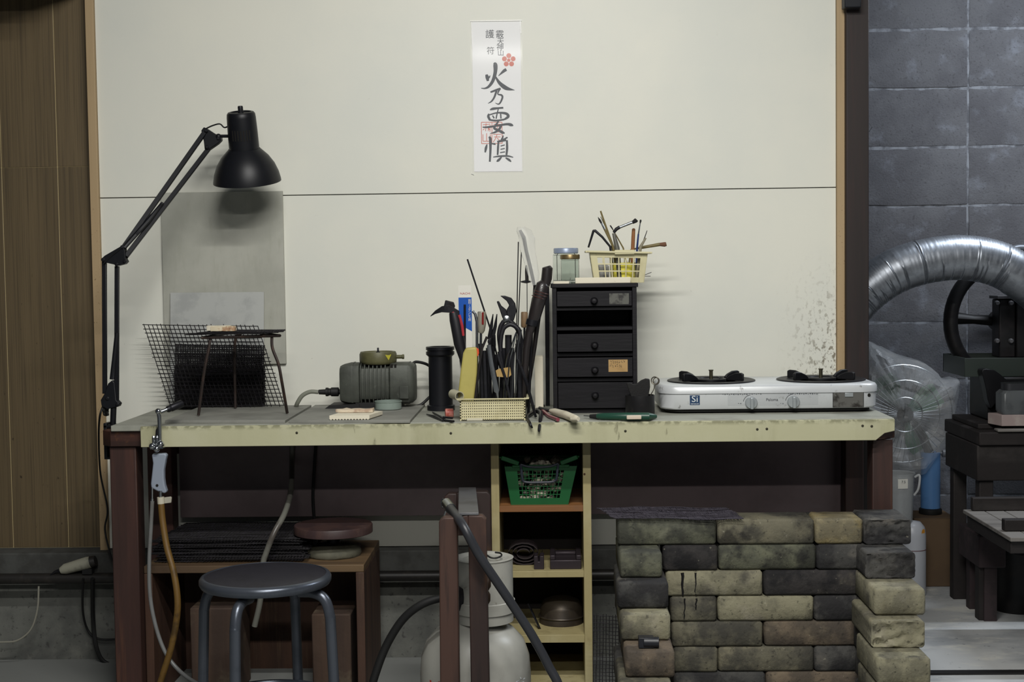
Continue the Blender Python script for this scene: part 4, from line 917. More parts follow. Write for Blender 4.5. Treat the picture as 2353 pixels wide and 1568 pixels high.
new('lid', MB().loft([rrect(sx0, sx1, YS, YS+sdep, zlid+0.0008, 0.055), rrect(sx0, sx1, YS, YS+sdep, szt-0.008, 0.055), rrect(sx0+0.004, sx1-0.004, YS+0.004, YS+sdep-0.004, szt-0.002, 0.052), rrect(sx0+0.010, sx1-0.010, YS+0.010, YS+sdep-0.010, szt, 0.05)]), silver, stv, smooth=50)
new('under_shadow', MB().loft([rrect(sx0+0.02, sx1-0.02, YS+0.016, YS+sdep-0.01, ZB+0.004, 0.04), rrect(sx0+0.02, sx1-0.02, YS+0.016, YS+sdep-0.01, szb, 0.04)]), black_rub, stv)  # black slab stands for the shadow under the stove body
for x in (sx0+0.07, sx1-0.07):
    for y in (YS+0.05, YS+sdep-0.05):
        new('foot', MB().cyl((x, y, ZB), (x, y, ZB+0.005), 0.012), black_rub, stv)
yc = YS+sdep*0.5
iron = mat('cast_iron', '17171a', 0.45, 0.3, layers=[('26262a', 30, 0.5, 0.7, 0.6)])
for pxc in (1634, 1886):
    bxc = at(pxc, 880, yc).x; rt = 0.121
    new('drip_ring', MB().lathe([(rt, 0), (rt, 0.003), (rt-0.006, 0.005), (rt-0.014, 0.003), (0.07, 0.0015), (0.07, 0)], (bxc, yc, szt), (0, 0, 1), 48), iron, stv)
    new('burner', MB().lathe([(0.042, 0), (0.042, 0.006), (0.036, 0.008), (0.034, 0.005), (0.018, 0.005)], (bxc, yc, szt), (0, 0, 1), 28), iron, stv)
    new('sensor', MB().lathe([(0.0052, 0.0), (0.0052, 0.028), (0.0068, 0.0285), (0.0068, 0.031), (0.002, 0.0315)], (bxc, yc, szt), (0, 0, 1), 14), mat('brass_steel', '77725f', 0.3, 0.9), stv)
    new('igniter', MB().tube([V((bxc+0.02, yc-0.03, szt)), V((bxc+0.02, yc-0.03, szt+0.012)), V((bxc+0.014, yc-0.026, szt+0.014))], 0.0014, 6), steel, stv)
    for a in (38, 142, 218, 322):
        d = V((math.cos(R(a)), math.sin(R(a))*0.8, 0)); s2 = V((-d.y, d.x, 0))
        P = [(0.105, 0.003), (0.105, 0.022), (0.098, 0.025), (0.080, 0.024), (0.062, 0.017), (0.052, 0.010), (0.052, 0.003)]
        m = MB().prism([V((bxc, yc, szt))+d*r1+V((0, 0, z1))-s2*0.005 for r1, z1 in P], s2*0.010)
        new('pan_support', m, iron, stv, bev=0.002)
yfv = YS+0.003
def SP(px, py): return at(px, py, yfv)
knob_m = mat('pale_knob', 'aab0b2', 0.3, 0.4)
for px, py in ((1726, 926), (1823, 924)):
    p = SP(px, py)
    kb = new('knob', MB().lathe([(0.0165, 0), (0.0165, 0.004), (0.0145, 0.009), (0.001, 0.010)], (p.x, yfv, p.z), (0, -1, 0), 28), knob_m, stv)
    new('grip', MB().box(p.x-0.0042, p.x+0.0042, yfv-0.022, yfv-0.006, p.z-0.0155, p.z+0.0155), knob_m, kb, bev=0.002)
    P = [V((p.x+0.021*math.cos(a), yfv-0.0004, p.z+0.021*math.sin(a))) for a in [R(95+75*i/8) for i in range(9)]]
    new('dial_mark', MB().tube(P, 0.0006, 4), inkm, stv)
stripe_m = mat('panel_stripe', '8a8d90', 0.5)
xs0, xs1 = SP(1672, 915).x, SP(1880, 915).x
for i in range(9):
    z = SP(1770, 908).z-i*0.0034
    new('stripe', MB().box(xs0, xs1, yfv-0.0002, yfv+0.0004, z, z+0.0006), stripe_m, stv)
navy = mat('navy_print', '1c3a5c', 0.5)
p0, p1 = SP(1585, 909), SP(1608, 931)
bdg = new('badge', MB().box(p0.x, p1.x, yfv-0.0006, yfv, p1.z, p0.z), navy, stv)
q = MB(); lettering(q, 'Si', ((p0.x+p1.x)/2, (p0.z+p1.z)/2+0.0025), 0.0175, yfv-0.0009, 1.15)
lettering(q, 'SENSOR', ((p0.x+p1.x)/2, p1.z+0.003), 0.0032, yfv-0.0009, 1.4); new('badge_lettering', q, mat('print_white', 'd8dcdc', 0.5), bdg)
p = SP(1774, 919); new('lettering', lettering(MB(), 'Paloma', (p.x, p.z), 0.0078, yfv-0.0005, 1.05), inkm, stv)
q = MB()
for px, py, n_ in ((1737, 906, 3), (1846, 906, 7), (1701, 928, 1), (1798, 928, 1), (1690, 907, 6)):
    for c_ in range(n_*2):
        p = at(px+(c_-n_)*5, py+(c_ % 2), yfv-0.0005); q.box(p.x, p.x+0.0028, yfv-0.0007, yfv-0.0003, p.z, p.z+0.0012+0.0012*(c_ % 3))
new('fine_print', q, mat('faint_print', '5c6064', 0.6), stv)
# battery door and small screw on the right
worn = mat('worn_silver', '6d6c68', 0.45, 0.5, layers=[('2c2825', 25, 0.48, 0.62, 0.9), ('a9aaa6', 35, 0.6, 0.72, 0.8)])
p0, p1 = SP(1914, 902), SP(1984, 936)
bdr = new('battery_door', MB().box(p0.x, p1.x, yfv-0.0012, yfv+0.001, p1.z, p0.z), worn, stv, bev=0.0006)
new('frame', MB().bar((p0.x, yfv-0.001, p0.z), (p1.x, yfv-0.001, p0.z), 0.0012, 0.0014).bar((p0.x, yfv-0.001, p1.z), (p0.x, yfv-0.001, p0.z), 0.0012, 0.0014).bar((p1.x, yfv-0.001, p1.z), (p1.x, yfv-0.001, p0.z), 0.0012, 0.0014), gap_dark, bdr)
q0, q1 = SP(1941, 903), SP(1960, 912)
new('catch', MB().box(q0.x, q1.x, yfv-0.004, yfv, q1.z, q0.z), knob_m, bdr, bev=0.0008)
p = SP(1998, 909); new('vent_hole', MB().lathe([(0.005, 0), (0.005, 0.001), (0.003, 0.0014)], (p.x, YS+0.010, p.z), (0.3, -1, 0), 12), gap_dark, stv)

# ------------------------------------------------------------------ paper charm in a plastic sleeve
YO = -0.0016
def oz(zx, zy): return (1060+zx/4.125, 30+zy/4.125)
def op(zx, zy, y): return at(*oz(zx, zy), y)
oc = [op(100, 85, YO), op(558, 78, YO), op(578, 1500, YO), op(122, 1505, YO)]
ofd = thing('paper_charm', 'tall white paper charm with black brush writing taped to the wall', 'paper charm', (op(340, 1500, YO).x, 0, op(340, 1503, YO).z))
new('paper', MB().prism(oc, (0, 0.0010, 0)), mat('white_paper', 'f1f1f0', 0.6), ofd)
sl = [op(85, 70, YO), op(575, 62, YO), op(594, 1510, YO), op(105, 1518, YO)]
ink = mat('brush_ink', '30363e', 0.7); ver = mat('vermilion', 'd0664e', 0.6)
def stroke(mb, P, y):
    P = [(V((a, b)), w) for a, b, w in P]
    Q = []
    k = 5
    pl = spl([V((p.x, p.y, w)) for p, w in P], k)
    L_, R_ = [], []
    for i, p in enumerate(pl):
        t = pl[min(i+1, len(pl)-1)]-pl[max(i-1, 0)]; n = V((-t.y, t.x)); n = n.normalized() if n.length > 0 else V((0, 1)); w = max(p.z, 2)/2
        L_.append((p.x+n.x*w, p.y+n.y*w)); R_.append((p.x-n.x*w, p.y-n.y*w))
    v = [op(a, b, y) for a, b in L_]+[op(a, b, y) for a, b in R_]; n = len(pl)
    mb.add(v, [(i, i+1, n+i+1, n+i) for i in range(n-1)])
glyphs = [
 [[(238, 583, 22), (246, 610, 34), (252, 645, 20)], [(262, 615, 18), (274, 592, 6)], [(428, 535, 26), (405, 548, 28), (352, 596, 5)], [(305, 478, 14), (322, 490, 40), (322, 560, 34), (300, 640, 30), (262, 695, 24), (225, 714, 14), (188, 713, 6)], [(322, 600, 12), (360, 660, 30), (410, 703, 40), (450, 720, 28), (506, 731, 3)]],
 [[(276, 750, 14), (300, 742, 18), (350, 722, 18), (372, 714, 14)], [(335, 735, 20), (312, 800, 18), (285, 838, 14), (253, 857, 4)], [(368, 714, 20), (352, 745, 14), (348, 770, 12), (380, 778, 18), (390, 800, 18), (372, 845, 16), (352, 864, 12), (322, 852, 4)]],
 [[(272, 918, 10), (300, 908, 24), (350, 902, 18), (398, 898, 18)], [(262, 955, 14), (256, 980, 24), (270, 1012, 22)], [(258, 968, 12), (340, 946, 14), (420, 952, 24), (446, 978, 26), (420, 1002, 20), (396, 1012, 12)], [(352, 905, 10), (338, 960, 12), (330, 1002, 12)], [(372, 945, 12), (376, 1000, 14)], [(296, 972, 12), (312, 998, 14)], [(262, 1012, 16), (330, 1020, 18), (405, 1010, 16)], [(352, 1026, 14), (330, 1060, 20), (312, 1092, 22), (350, 1110, 22), (390, 1132, 26), (412, 1140, 8)], [(380, 1060, 22), (360, 1100, 22), (320, 1130, 18), (272, 1142, 4)], [(202, 1082, 10), (250, 1082, 18), (340, 1068, 18), (430, 1054, 22), (470, 1060, 28), (492, 1068, 10)]],
 [[(244, 1245, 10), (234, 1280, 24), (226, 1322, 14)], [(258, 1178, 8), (274, 1190, 26), (276, 1300, 22), (270, 1410, 18)], [(288, 1238, 10), (318, 1242, 18), (324, 1240, 6)], [(340, 1218, 12), (390, 1205, 16), (438, 1178, 14)], [(398, 1160, 8), (388, 1190, 18), (372, 1210, 8)], [(352, 1215, 16), (348, 1280, 20), (344, 1346, 16)], [(352, 1222, 12), (425, 1205, 18)], [(432, 1205, 18), (434, 1280, 22), (428, 1346, 18)], [(372, 1262, 10), (412, 1250, 10)], [(372, 1292, 10), (412, 1284, 10)], [(368, 1324, 10), (414, 1316, 10)], [(302, 1366, 8), (360, 1358, 16), (440, 1356, 16), (492, 1368, 8)], [(382, 1366, 12), (352, 1396, 24), (334, 1408, 8)], [(420, 1372, 12), (452, 1392, 22), (472, 1410, 10)]]]
yy = YO-0.0004
for g in glyphs:
    m = MB()
    for si, s in enumerate(g): stroke(m, s, yy-0.00002*si)
    new('brush_character', m, ink, ofd)
m = MB()
for ch_, zx, zy, s in (('霰', 365, 205, 13.5), ('天', 372, 272, 11.5), ('神', 368, 328, 12), ('山', 374, 380, 11), ('護', 270, 205, 14.5), ('符', 278, 362, 13)):
    p = op(zx, zy, yy); lettering(m, ch_, (p.x, p.z), s*0.00135, yy-0.0001)
new('small_characters', m, ink, ofd)
m = MB()
for zx, zy, r_ in ((450, 404, 23), (409, 434, 23), (491, 434, 23), (426, 482, 23), (476, 482, 23), (450, 447, 16)):
    c_ = op(zx, zy, yy); rr_ = r_/4.125*0.00127
    m.add([(c_.x+rr_*math.cos(2*math.pi*i/20), yy, c_.z+rr_*math.sin(2*math.pi*i/20)) for i in range(20)], [tuple(range(20))])
new('plum_crest', m, ver, ofd)
m = MB(); ys_ = yy+0.0001
for i_, (P) in enumerate([[(190, 1036), (386, 1036)], [(386, 1036), (388, 1236)], [(388, 1236), (192, 1238)], [(192, 1238), (190, 1036)], [(290, 1040), (290, 1234)],
          [(205, 1060), (275, 1052)], [(235, 1045), (230, 1120)], [(205, 1085), (255, 1085), (255, 1120)], [(205, 1110), (220, 1095)], [(272, 1060), (272, 1125)], [(262, 1075), (262, 1105), (275, 1105)],
          [(205, 1150), (205, 1215), (275, 1215), (275, 1150)], [(240, 1140), (240, 1212)], [(305, 1055), (375, 1055)], [(300, 1075), (380, 1075)], [(340, 1050), (340, 1130)], [(310, 1100), (372, 1100)], [(305, 1130), (375, 1125)],
          [(302, 1150), (378, 1150)], [(340, 1150), (325, 1190), (302, 1225)], [(340, 1185), (378, 1225)], [(310, 1175), (372, 1175)]]):
    for a, b in zip(P[:-1], P[1:]): stroke(m, [(a[0], a[1], 6), ((a[0]+b[0])/2, (a[1]+b[1])/2, 6), (b[0], b[1], 6)], ys_-0.000004*i_)
new('red_seal', m, ver, ofd)
m = MB().prism([p+V((0, -0.0018, 0)) for p in sl], (0, 0.0004, 0))
new('plastic_sleeve', m, mat('clear_film', 'ffffff', 0.08, alpha=0.06, spec=0.6), ofd)
for a, b in (((85, 62), (575, 55)), ((95, 1508), (120, 1518)), ((560, 62), (566, 180)), ((95, 70), (104, 320))):
    new('glossy_edge', MB().bar(op(a[0], a[1]+14, YO-0.0016), op(b[0], b[1]+14, YO-0.0016), 0.0018, 0.0008), mat('glossy_film', 'f2f2ee', 0.15, alpha=0.7), ofd)

# ------------------------------------------------------------------ loose tools on the front of the bench
def gz(px, py, z): p = gnd(px, py, ZB); p.z = z; return p
np_ = thing('wire_pliers', 'dark pliers with parted curved tips hanging over the bench edge by the basket', 'pliers', gz(1225, 960, ZB))
for P in (((1232, 948), (1220, 956), (1211, 964), (1218, 974), (1223, 984)), ((1232, 948), (1243, 954), (1242, 966), (1239, 986))):
    new('jaw', MB().tube(spl([gz(P[0][0], P[0][1], ZB+0.006), gz(P[1][0], P[1][1], ZB+0.006), gz(P[2][0], P[2][1], ZB+0.005), at(P[3][0], P[3][1], YF-0.025), at(*(P[4] if len(P) > 4 else (P[3][0]-1, P[3][1]+6)), YF-0.028)], 5), [0.006, 0.006, 0.005, 0.004, 0.0025], 8), dark_steel, np_)
new('handle', MB().tube([gz(1232, 948, ZB+0.006), gz(1240, 942, ZB+0.006), gz(1248, 938, ZB+0.006)], 0.005, 8), dark_steel, np_)
ph = thing('red_pliers', 'pliers with translucent red grips lying beside the white handled knife', 'pliers', gz(1260, 962, ZB))
new('grip', MB().tube([gz(1246, 948, ZB+0.006), gz(1262, 962, ZB+0.006), gz(1282, 970, ZB+0.006)], 0.0052, 8), mat('red_clear_grip', '8c4650', 0.25, trans=0.2), ph)
new('jaw', MB().tube([gz(1240, 947, ZB+0.011), gz(1262, 953, ZB+0.011), gz(1274, 955, ZB+0.010)], [0.0045, 0.005, 0.004], 8), dark_steel, ph)
wk = thing('white_knife', 'small tool with a thick white handle lying at the bench front', 'knife', gz(1298, 968, ZB))
new('handle', MB().tube([gz(1266, 954, ZB+0.011), gz(1275, 957, ZB+0.012), gz(1300, 964, ZB+0.0115), gz(1320, 972, ZB+0.011), gz(1329, 973, ZB+0.011)], [0.006, 0.0105, 0.0115, 0.011, 0.006], 14, flat=0.9), mat('white_handle', 'cfc8b2', 0.45, layers=[('a89e84', 20, 0.55, 0.7, 0.6)]), wk)
new('rivet', MB().lathe([(0.0025, 0), (0.0025, 0.001)], at(1319, 967, gz(1319, 970, ZB).y-0.012), (0, -1, 0.2), 8), dark_steel, wk)
gk = thing('green_cutter', 'dark green handled cutter lying on the bench before the drawer cabinet', 'cutter', gz(1430, 968, ZB))
new('blade', MB().tube([gz(1342, 962, ZB+0.007), gz(1362, 963, ZB+0.007)], 0.0045, 4, flat=0.3), steel, gk)
new('tip_sleeve', MB().tube([gz(1356, 964, ZB+0.008), gz(1376, 965, ZB+0.008)], [0.005, 0.008], 10), black_rub, gk)
hd = new('handle', MB().tube([gz(1374, 965, ZB+0.009), gz(1385, 966, ZB+0.0095), gz(1440, 967, ZB+0.0105), gz(1490, 967, ZB+0.0105), gz(1506, 965, ZB+0.0085)], [0.0075, 0.0092, 0.0105, 0.0105, 0.006], 14), mat('dark_green_handle', '1f4436', 0.35), gk)
yg = gz(1460, 968, ZB).y
p0, p1 = at(1440, 956, yg-0.0105), at(1474, 968, yg-0.0105)
new('sticker', MB().box(p0.x, p1.x, yg-0.0112, yg-0.004, ZB+0.005, ZB+0.0155), mat('pink_label', 'cfc0ac', 0.6), gk, bev=0.002)
# ------------------------------------------------------------------ gas torch hanging on the bench front
YT = -0.545
tq = lambda *l: pts(YT, *l)
tor = thing('gas_torch', 'gas torch with a grey pistol grip hanging on the bench front', 'torch', (at(364, 1130, YT).x, YT, at(364, 1134, YT).z))
nz_a, nz_b = at(386, 941, YT+0.012), at(417, 928, YT+0.045)
new('nozzle', MB().lathe([(0.0062, -0.004), (0.0085, 0), (0.0085, 0.006), (0.0075, 0.007), (0.0098, 0.010), (0.0102, (nz_b-nz_a).length), (0.008, (nz_b-nz_a).length), (0.007, 0.012), (0.001, 0.012)], nz_a, nz_b-nz_a, 18), dark_steel, tor)
new('neck_pipe', MB().tube(spl([at(389, 939, YT+0.014), at(372, 946, YT+0.003), at(364, 947, YT), at(366, 960, YT), at(367, 990, YT), at(367, 1026, YT)], 5), 0.0052, 12), steel, tor)
new('elbow', MB().ball(at(364, 946, YT), 0.0085, 14), chrome, tor)
new('valve_block', MB().bar(at(347, 1028, YT), at(377, 1026, YT), 0.011, 0.018).ball(at(350, 1026, YT-0.006), 0.009, 12).ball(at(369, 1021, YT-0.006), 0.0095, 12).ball(at(360, 1032, YT-0.008), 0.009, 12), chrome, tor)
new('valve_knob', MB().cyl(at(353, 1006, YT), at(354, 1022, YT), 0.0045).cyl(at(361, 1002, YT), at(361, 1022, YT), 0.0045).ball(at(353, 1005, YT), 0.0045, 8).ball(at(361, 1005, YT), 0.005, 8), steel, tor)
new('lever', MB().tube(pts(YT+0.004, (360, 1006), (362, 990), (365, 978)), [0.004, 0.005, 0.002], 8), dark_steel, tor)
gr_ = mat('grey_blue_grip', '8b93a0', 0.4)
gq = new('grip', MB().prism(tq((348, 1046), (352, 1043), (378, 1043), (383, 1046), (380, 1058), (376, 1080), (376, 1100), (378, 1116), (383, 1131), (378, 1135), (362, 1130), (347, 1122), (346, 1112), (349, 1085), (351, 1065)), (0, 0.020, 0)), gr_, tor, bev=0.005, segs=3)
p = at(361, 1116, YT); new('screw', MB().lathe([(0.0035, 0), (0.0035, 0.0012)], p, (0, -1, 0), 12), gap_dark, gq)
new('inlet', MB().tube(tq((350, 1120), (350, 1156)), 0.0026, 8).tube(tq((350, 1146), (350, 1154)), 0.0042, 8), chrome, tor)
new('inlet', MB().tube(tq((369, 1128), (369, 1146)), 0.0042, 8), steel, tor)
new('hose_clip', MB().tube(tq((369, 1143), (370, 1158)), 0.0092, 14), mat('white_clip', 'c2bca8', 0.5), tor)
new('clip_tab', MB().prism(tq((377, 1144), (392, 1142), (394, 1145), (393, 1156), (378, 1158)), (0, 0.006, 0)), mat('pale_tab', 'a9a596', 0.5), tor, bev=0.001)
yh = mat('yellow_hose', '664c20', 0.55, layers=[('3c2c14', 25, 0.5, 0.68, 0.8), ('80683a', 12, 0.6, 0.75, 0.5)])
gh = mat('grey_hose', '6e6f6e', 0.35, layers=[('55504a', 12, 0.5, 0.7, 0.5)])
new('yellow_hose', MB().tube(spl([at(370, 1156, YT), at(374, 1200, YT-0.005), at(384, 1260, YT-0.02), at(400, 1320, YT-0.04), at(408, 1380, YT-0.05), at(405, 1430, YT-0.05), at(393, 1490, YT-0.05), at(376, 1545, YT-0.05), at(362, 1590, YT-0.05), at(350, 1620, YT-0.08), zset(at(330, 1640, YT-0.10), 0.008)], 8), 0.0085, 12), yh, tor, label='stained yellow rubber gas hose')
new('grey_hose', MB().tube(spl([at(350, 1152, YT), at(347, 1210, YT), at(343, 1290, YT-0.005), at(345, 1370, YT-0.01), at(358, 1440, YT-0.02), at(380, 1500, YT-0.03), at(412, 1542, YT-0.04), at(455, 1572, YT-0.02), at(510, 1590, YT+0.02), zset(at(570, 1600, YT+0.06), 0.006), zset(at(640, 1600, YT+0.06), 0.006)], 8), 0.0052, 10), gh, tor, label='thin translucent grey hose')

# ------------------------------------------------------------------ round stool
SZ = 0.44; sc_ = gnd(610, 1322, SZ); SR = 0.1535
st_ = thing('round_stool', 'round steel pipe stool with a dark vinyl seat', 'stool', (sc_.x, sc_.y, 0))
tube_m = mat('grey_pipe_paint', '565b64', 0.3, 0.6, layers=[('434850', 12, 0.45, 0.7, 0.6)])
new('seat_pad', MB().lathe([(SR-0.012, -0.018), (SR-0.012, 0.0), (SR-0.03, 0.004), (0.08, 0.006), (0.001, 0.0065)], (sc_.x, sc_.y, SZ), (0, 0, 1), 56), mat('dark_vinyl', '24232a', 0.45, layers=[('1c1b20', 30, 0.45, 0.7, 0.5)], bump=0.1, bscale=200), st_, smooth=60)
new('seat_rim', MB().lathe([(SR-0.014, -0.020), (SR-0.004, -0.021), (SR, -0.014), (SR, -0.006), (SR-0.004, 0.000), (SR-0.012, 0.002), (SR-0.0125, -0.002)], (sc_.x, sc_.y, SZ), (0, 0, 1), 64, False), tube_m, st_, smooth=60)
new('seat_plate', MB().lathe([(0.001, -0.021), (SR-0.012, -0.021), (SR-0.012, -0.018), (0.001, -0.018)], (sc_.x, sc_.y, SZ), (0, 0, 1), 40, False), tube_m, st_)
for a in (256, 346, 76, 166):
    d = V((math.cos(R(a)), math.sin(R(a)), 0)); o_ = V((sc_.x, sc_.y, 0))
    P = spl([o_+d*0.085+V((0, 0, SZ-0.036)), o_+d*0.120+V((0, 0, SZ-0.036)), o_+d*0.148+V((0, 0, SZ-0.050)), o_+d*0.160+V((0, 0, SZ-0.085)), o_+d*0.163+V((0, 0, SZ-0.13)), o_+d*0.175+V((0, 0, 0.012))], 6)
    l_ = new('leg', MB().tube(P, 0.0125, 14), tube_m, st_, smooth=60)
    new('foot_cap', MB().cyl(o_+d*0.1752+V((0, 0, 0.0)), o_+d*0.1747+V((0, 0, 0.02)), 0.015, n=16), black_rub, l_)
new('leg_ring', MB().ring((sc_.x, sc_.y, 0.14), 0.158, 0.006, (0, 0, 1), 48, 8), tube_m, st_)

# ------------------------------------------------------------------ low wooden box under the bench
oldwood = mat('old_brown_wood', '51392c', 0.65, layers=[('33251f', 12, 0.4, 0.65, 0.8, ST), ('6f5a44', 40, 0.55, 0.72, 0.5, ST)], bump=0.15)
oldtop = mat('old_wood_top', '6b563c', 0.65, layers=[('49392b', 12, 0.4, 0.65, 0.8, SX), ('8a6c46', 20, 0.55, 0.72, 0.6, SX)], bump=0.15)
YX = -0.44; bz = at(600, 1300, YX).z
xL, xR = at(330, 1300, YX).x, at(836, 1300, YX).x; ybk = -0.10
lbx = thing('low_box', 'low open fronted wooden box table under the workbench', 'box', ((xL+xR)/2, (YX+ybk)/2, 0))
new('top_board', MB().box(xL, xR, YX, ybk, bz-0.020, bz), oldtop, lbx, bev=0.002)
for a, b in ((xL, xL+0.022), (xR-0.022, xR)):
    new('side_board', MB().box(a, b, YX, ybk, 0, bz-0.0202), oldwood, lbx, bev=0.002)
new('back_board', MB().box(xL+0.022, xR-0.022, ybk-0.014, ybk, 0, bz-0.0202), oldwood, lbx)
for i, (a, b, t, y) in enumerate(((437, 545, 1398, YX+0.06), (716, 806, 1412, YX+0.05))):
    new('wood_block', MB().box(at(a, 1450, y).x, at(b, 1450, y).x, y, y+0.16, 0, at((a+b)/2, t, y).z), mat('dusty_block', '4e3c30', 0.8, layers=[('6f6350', 9, 0.5, 0.66, 0.8), ('2c2320', 10, 0.4, 0.6, 0.6, ST)], bump=0.2), label=('dusty wooden block inside the low box behind the stool legs', 'dusty wooden block with frayed grain inside the low box by its end board')[i], cat='block', bev=0.004)
# stack of black meshes on it
mz0 = bz; GX = 'sooty mesh mats piled on the low box'
xa_, xb_ = at(352, 1270, YX+0.03).x, at(700, 1270, YX+0.05).x
for k in range(9):
    j = lambda q: random.uniform(-q, q)
    z = mz0+0.0045+k*0.0068
    wire_sheet('mesh_mat', ['bottom mat', 'second mat from below', 'third mat from below', 'fourth mat from below', 'middle mat', 'fourth mat from above', 'third mat from above', 'second mat from above', 'topmost mat'][k]+' in the pile of black wire mesh mats on the low box',
               [(xa_+j(.02)+0.01, ybk-0.03, z), (xb_+j(.02)-0.01, ybk-0.03, z), (xb_+j(.02), YX+0.03+j(.012)+0.004*k, z), (xa_+j(.02), YX+0.03+j(.012)+0.004*k, z)], 46, 26, 0.0014, 0.0007, GX, 0.0010)
# turntable
ty = gnd(770, 1276, bz).y; tcx = at(766, 1208, ty).x; tz = at(766, 1205, ty).z; tr2 = sz(91, ty)
tt = thing('turntable', 'round brown banding wheel on a grey foot standing on the low box', 'turntable', (tcx, ty, bz))
new('wheel_head', MB().lathe([(tr2*0.96, -0.024), (tr2, -0.022), (tr2, -0.003), (tr2*0.985, 0), (0.001, 0)], (tcx, ty, tz), (0, 0, 1), 48), mat('brown_wheel', '4a3733', 0.5, layers=[('5a4a46', 10, 0.5, 0.7, 0.7), ('a09a92', 60, 0.70, 0.76, 0.6), ('33272a', 14, 0.4, 0.55, 0.6)]), tt)
new('stem', MB().cyl((tcx, ty, bz+0.02), (tcx, ty, tz-0.024), 0.019, n=20), dark_steel, tt)
new('foot', MB().lathe([(0.072, 0), (0.076, 0.006), (0.074, 0.018), (0.055, 0.028), (0.022, 0.034), (0.001, 0.034)], (tcx, ty, bz), (0, 0, 1), 26).jit(0.0012), mat('grey_clay_foot', '5e5c4e', 0.75, layers=[('454438', 14, 0.45, 0.65, 0.7)], bump=0.3), tt, smooth=60)
new('bracket', MB().box(tcx-0.055, tcx-0.045, ty-0.006, ty+0.006, bz+0.02, tz-0.024), dark_steel, tt)
# hoses hanging behind
new('air_hose', MB().tube(spl([at(672, 1000, -0.075), at(671, 1060, -0.078), at(668, 1130, -0.25), at(654, 1180, -0.40), at(630, 1225, -0.452), at(612, 1270, -0.455), at(604, 1300, -0.455), at(598, 1380, -0.46), at(585, 1440, -0.458)], 8), 0.0078, 10), mat('translucent_hose', '6c6c64', 0.35, layers=[('3d3230', 6, 0.45, 0.6, 0.7)]), label='cloudy hose hanging from the bench down over the low box', cat='hose')
new('power_cable', MB().tube(spl([at(727, 1005, -0.072), at(722, 1080, -0.072), at(719, 1140, -0.075), at(722, 1200, -0.08), at(724, 1260, -0.085)], 8), 0.0045, 8), black_rub, label='black cable hanging down the dark panel behind the turntable', cat='cable')
# soldering iron and cords on the left
zp_ = pz+0.0155
yi = -0.078
sp = at(175, 1300, yi)
si = thing('soldering_iron', 'small tool with a dirty white barrel lying on the wall pipe', 'soldering iron', (sp.x, yi, zp_))
new('barrel', MB().tube([at(140, 1312, yi-0.004), at(150, 1308, yi-0.004), at(200, 1294, yi-0.004), at(210, 1292, yi-0.004)], [0.010, 0.0155, 0.018, 0.017], 16), mat('dirty_white', '9a9888', 0.6, layers=[('66655a', 20, 0.5, 0.68, 0.7)]), si)
new('tail_cap', MB().tube([at(209, 1292, yi-0.004), at(220, 1289, yi-0.004)], [0.0178, 0.015], 16), black_pipe, si)
new('tip', MB().tube([at(142, 1311, yi-0.004), at(126, 1315, yi-0.004), at(108, 1330, yi-0.006)], [0.007, 0.004, 0.0015], 8), dark_steel, si)
new('rest', MB().box(at(192, 1320, yi).x, at(214, 1320, yi).x, yi-0.012, yi+0.012, zp_-0.001, at(200, 1306, yi).z), black_rub, si)
new('pale_cable', MB().tube(spl([at(89, 1348, -0.095), at(86, 1400, -0.095), at(72, 1445, -0.095), at(45, 1470, -0.095), at(15, 1476, -0.095), at(-40, 1472, -0.09), at(-120, 1440, -0.06), at(-180, 1350, -0.094)], 8), 0.0028, 8), mat('pale_cable', '8a887c', 0.5), label='thin pale cable looping below the wall pipe', cat='cable')
new('black_cable', MB().tube(spl([at(191, 1330, -0.094), at(190, 1400, -0.05), at(200, 1445, -0.02), at(222, 1467, -0.02), at(262, 1470, -0.02), at(330, 1462, -0.02)], 8), 0.0034, 8), black_rub, label='thin black cable drooping from the wall pipe towards the bench leg', cat='cable')
new('black_cable', MB().tube(spl([at(213, 1330, -0.094), at(214, 1420, -0.03), at(222, 1490, -0.04), at(245, 1525, -0.04), at(300, 1530, -0.04)], 8), 0.0062, 8), black_rub, label='thick black cable hanging down the concrete behind the bench leg', cat='cable')

# ------------------------------------------------------------------ cream shelf unit under the bench
YU = -0.40
sh_w = mat('cream_shelf_wood', 'a3976c', 0.6, layers=[('b3aa84', 5, 0.45, 0.65, 0.6), ('5c4930', 7, 0.62, 0.74, 0.75, (1, 1, 0.5)), ('7d6f4c', 30, 0.5, 0.7, 0.4, ST)], bump=0.1)
ux0, ux1 = at(1131, 1300, YU).x, at(1360, 1300, YU).x; ut = 0.0215; utop = .6955; ubk = YU+0.30
su = thing('shelf_unit', 'narrow cream painted wooden shelf unit under the workbench', 'shelf', ((ux0+ux1)/2, YU+0.15, 0))
new('side_board', MB().box(ux0, ux0+ut, YU, ubk, 0, utop), sh_w, su, bev=0.0015)
new('side_board', MB().box(ux1-ut, ux1, YU, ubk, 0, utop), sh_w, su, bev=0.0015)
new('back_board', MB().box(ux0+ut, ux1-ut, ubk-0.006, ubk, 0, utop), mat('shelf_back', '241f1d', 0.8), su)
SHZ = []
orange_w = mat('orange_shelf_edge', '8d6038', 0.6, layers=[('6b4628', 12, 0.45, 0.65, 0.6, SX), ('5b5248', 5, 0.5, 0.66, 0.6)])
for i, (t, b) in enumerate(((1163, 1177), (1313, 1328), (1460, 1478))):
    z1, z0 = at(1245, t, YU).z, at(1245, b, YU).z
    new('shelf_board', MB().box(ux0+ut, ux1-ut, YU, ubk-0.006, z0, z1), orange_w if i == 0 else sh_w, su, bev=0.001); SHZ.append(z1)
new('shelf_board', MB().box(ux0+ut, ux1-ut, YU+0.002, ubk-0.006, 0.02, 0.036), sh_w, su)
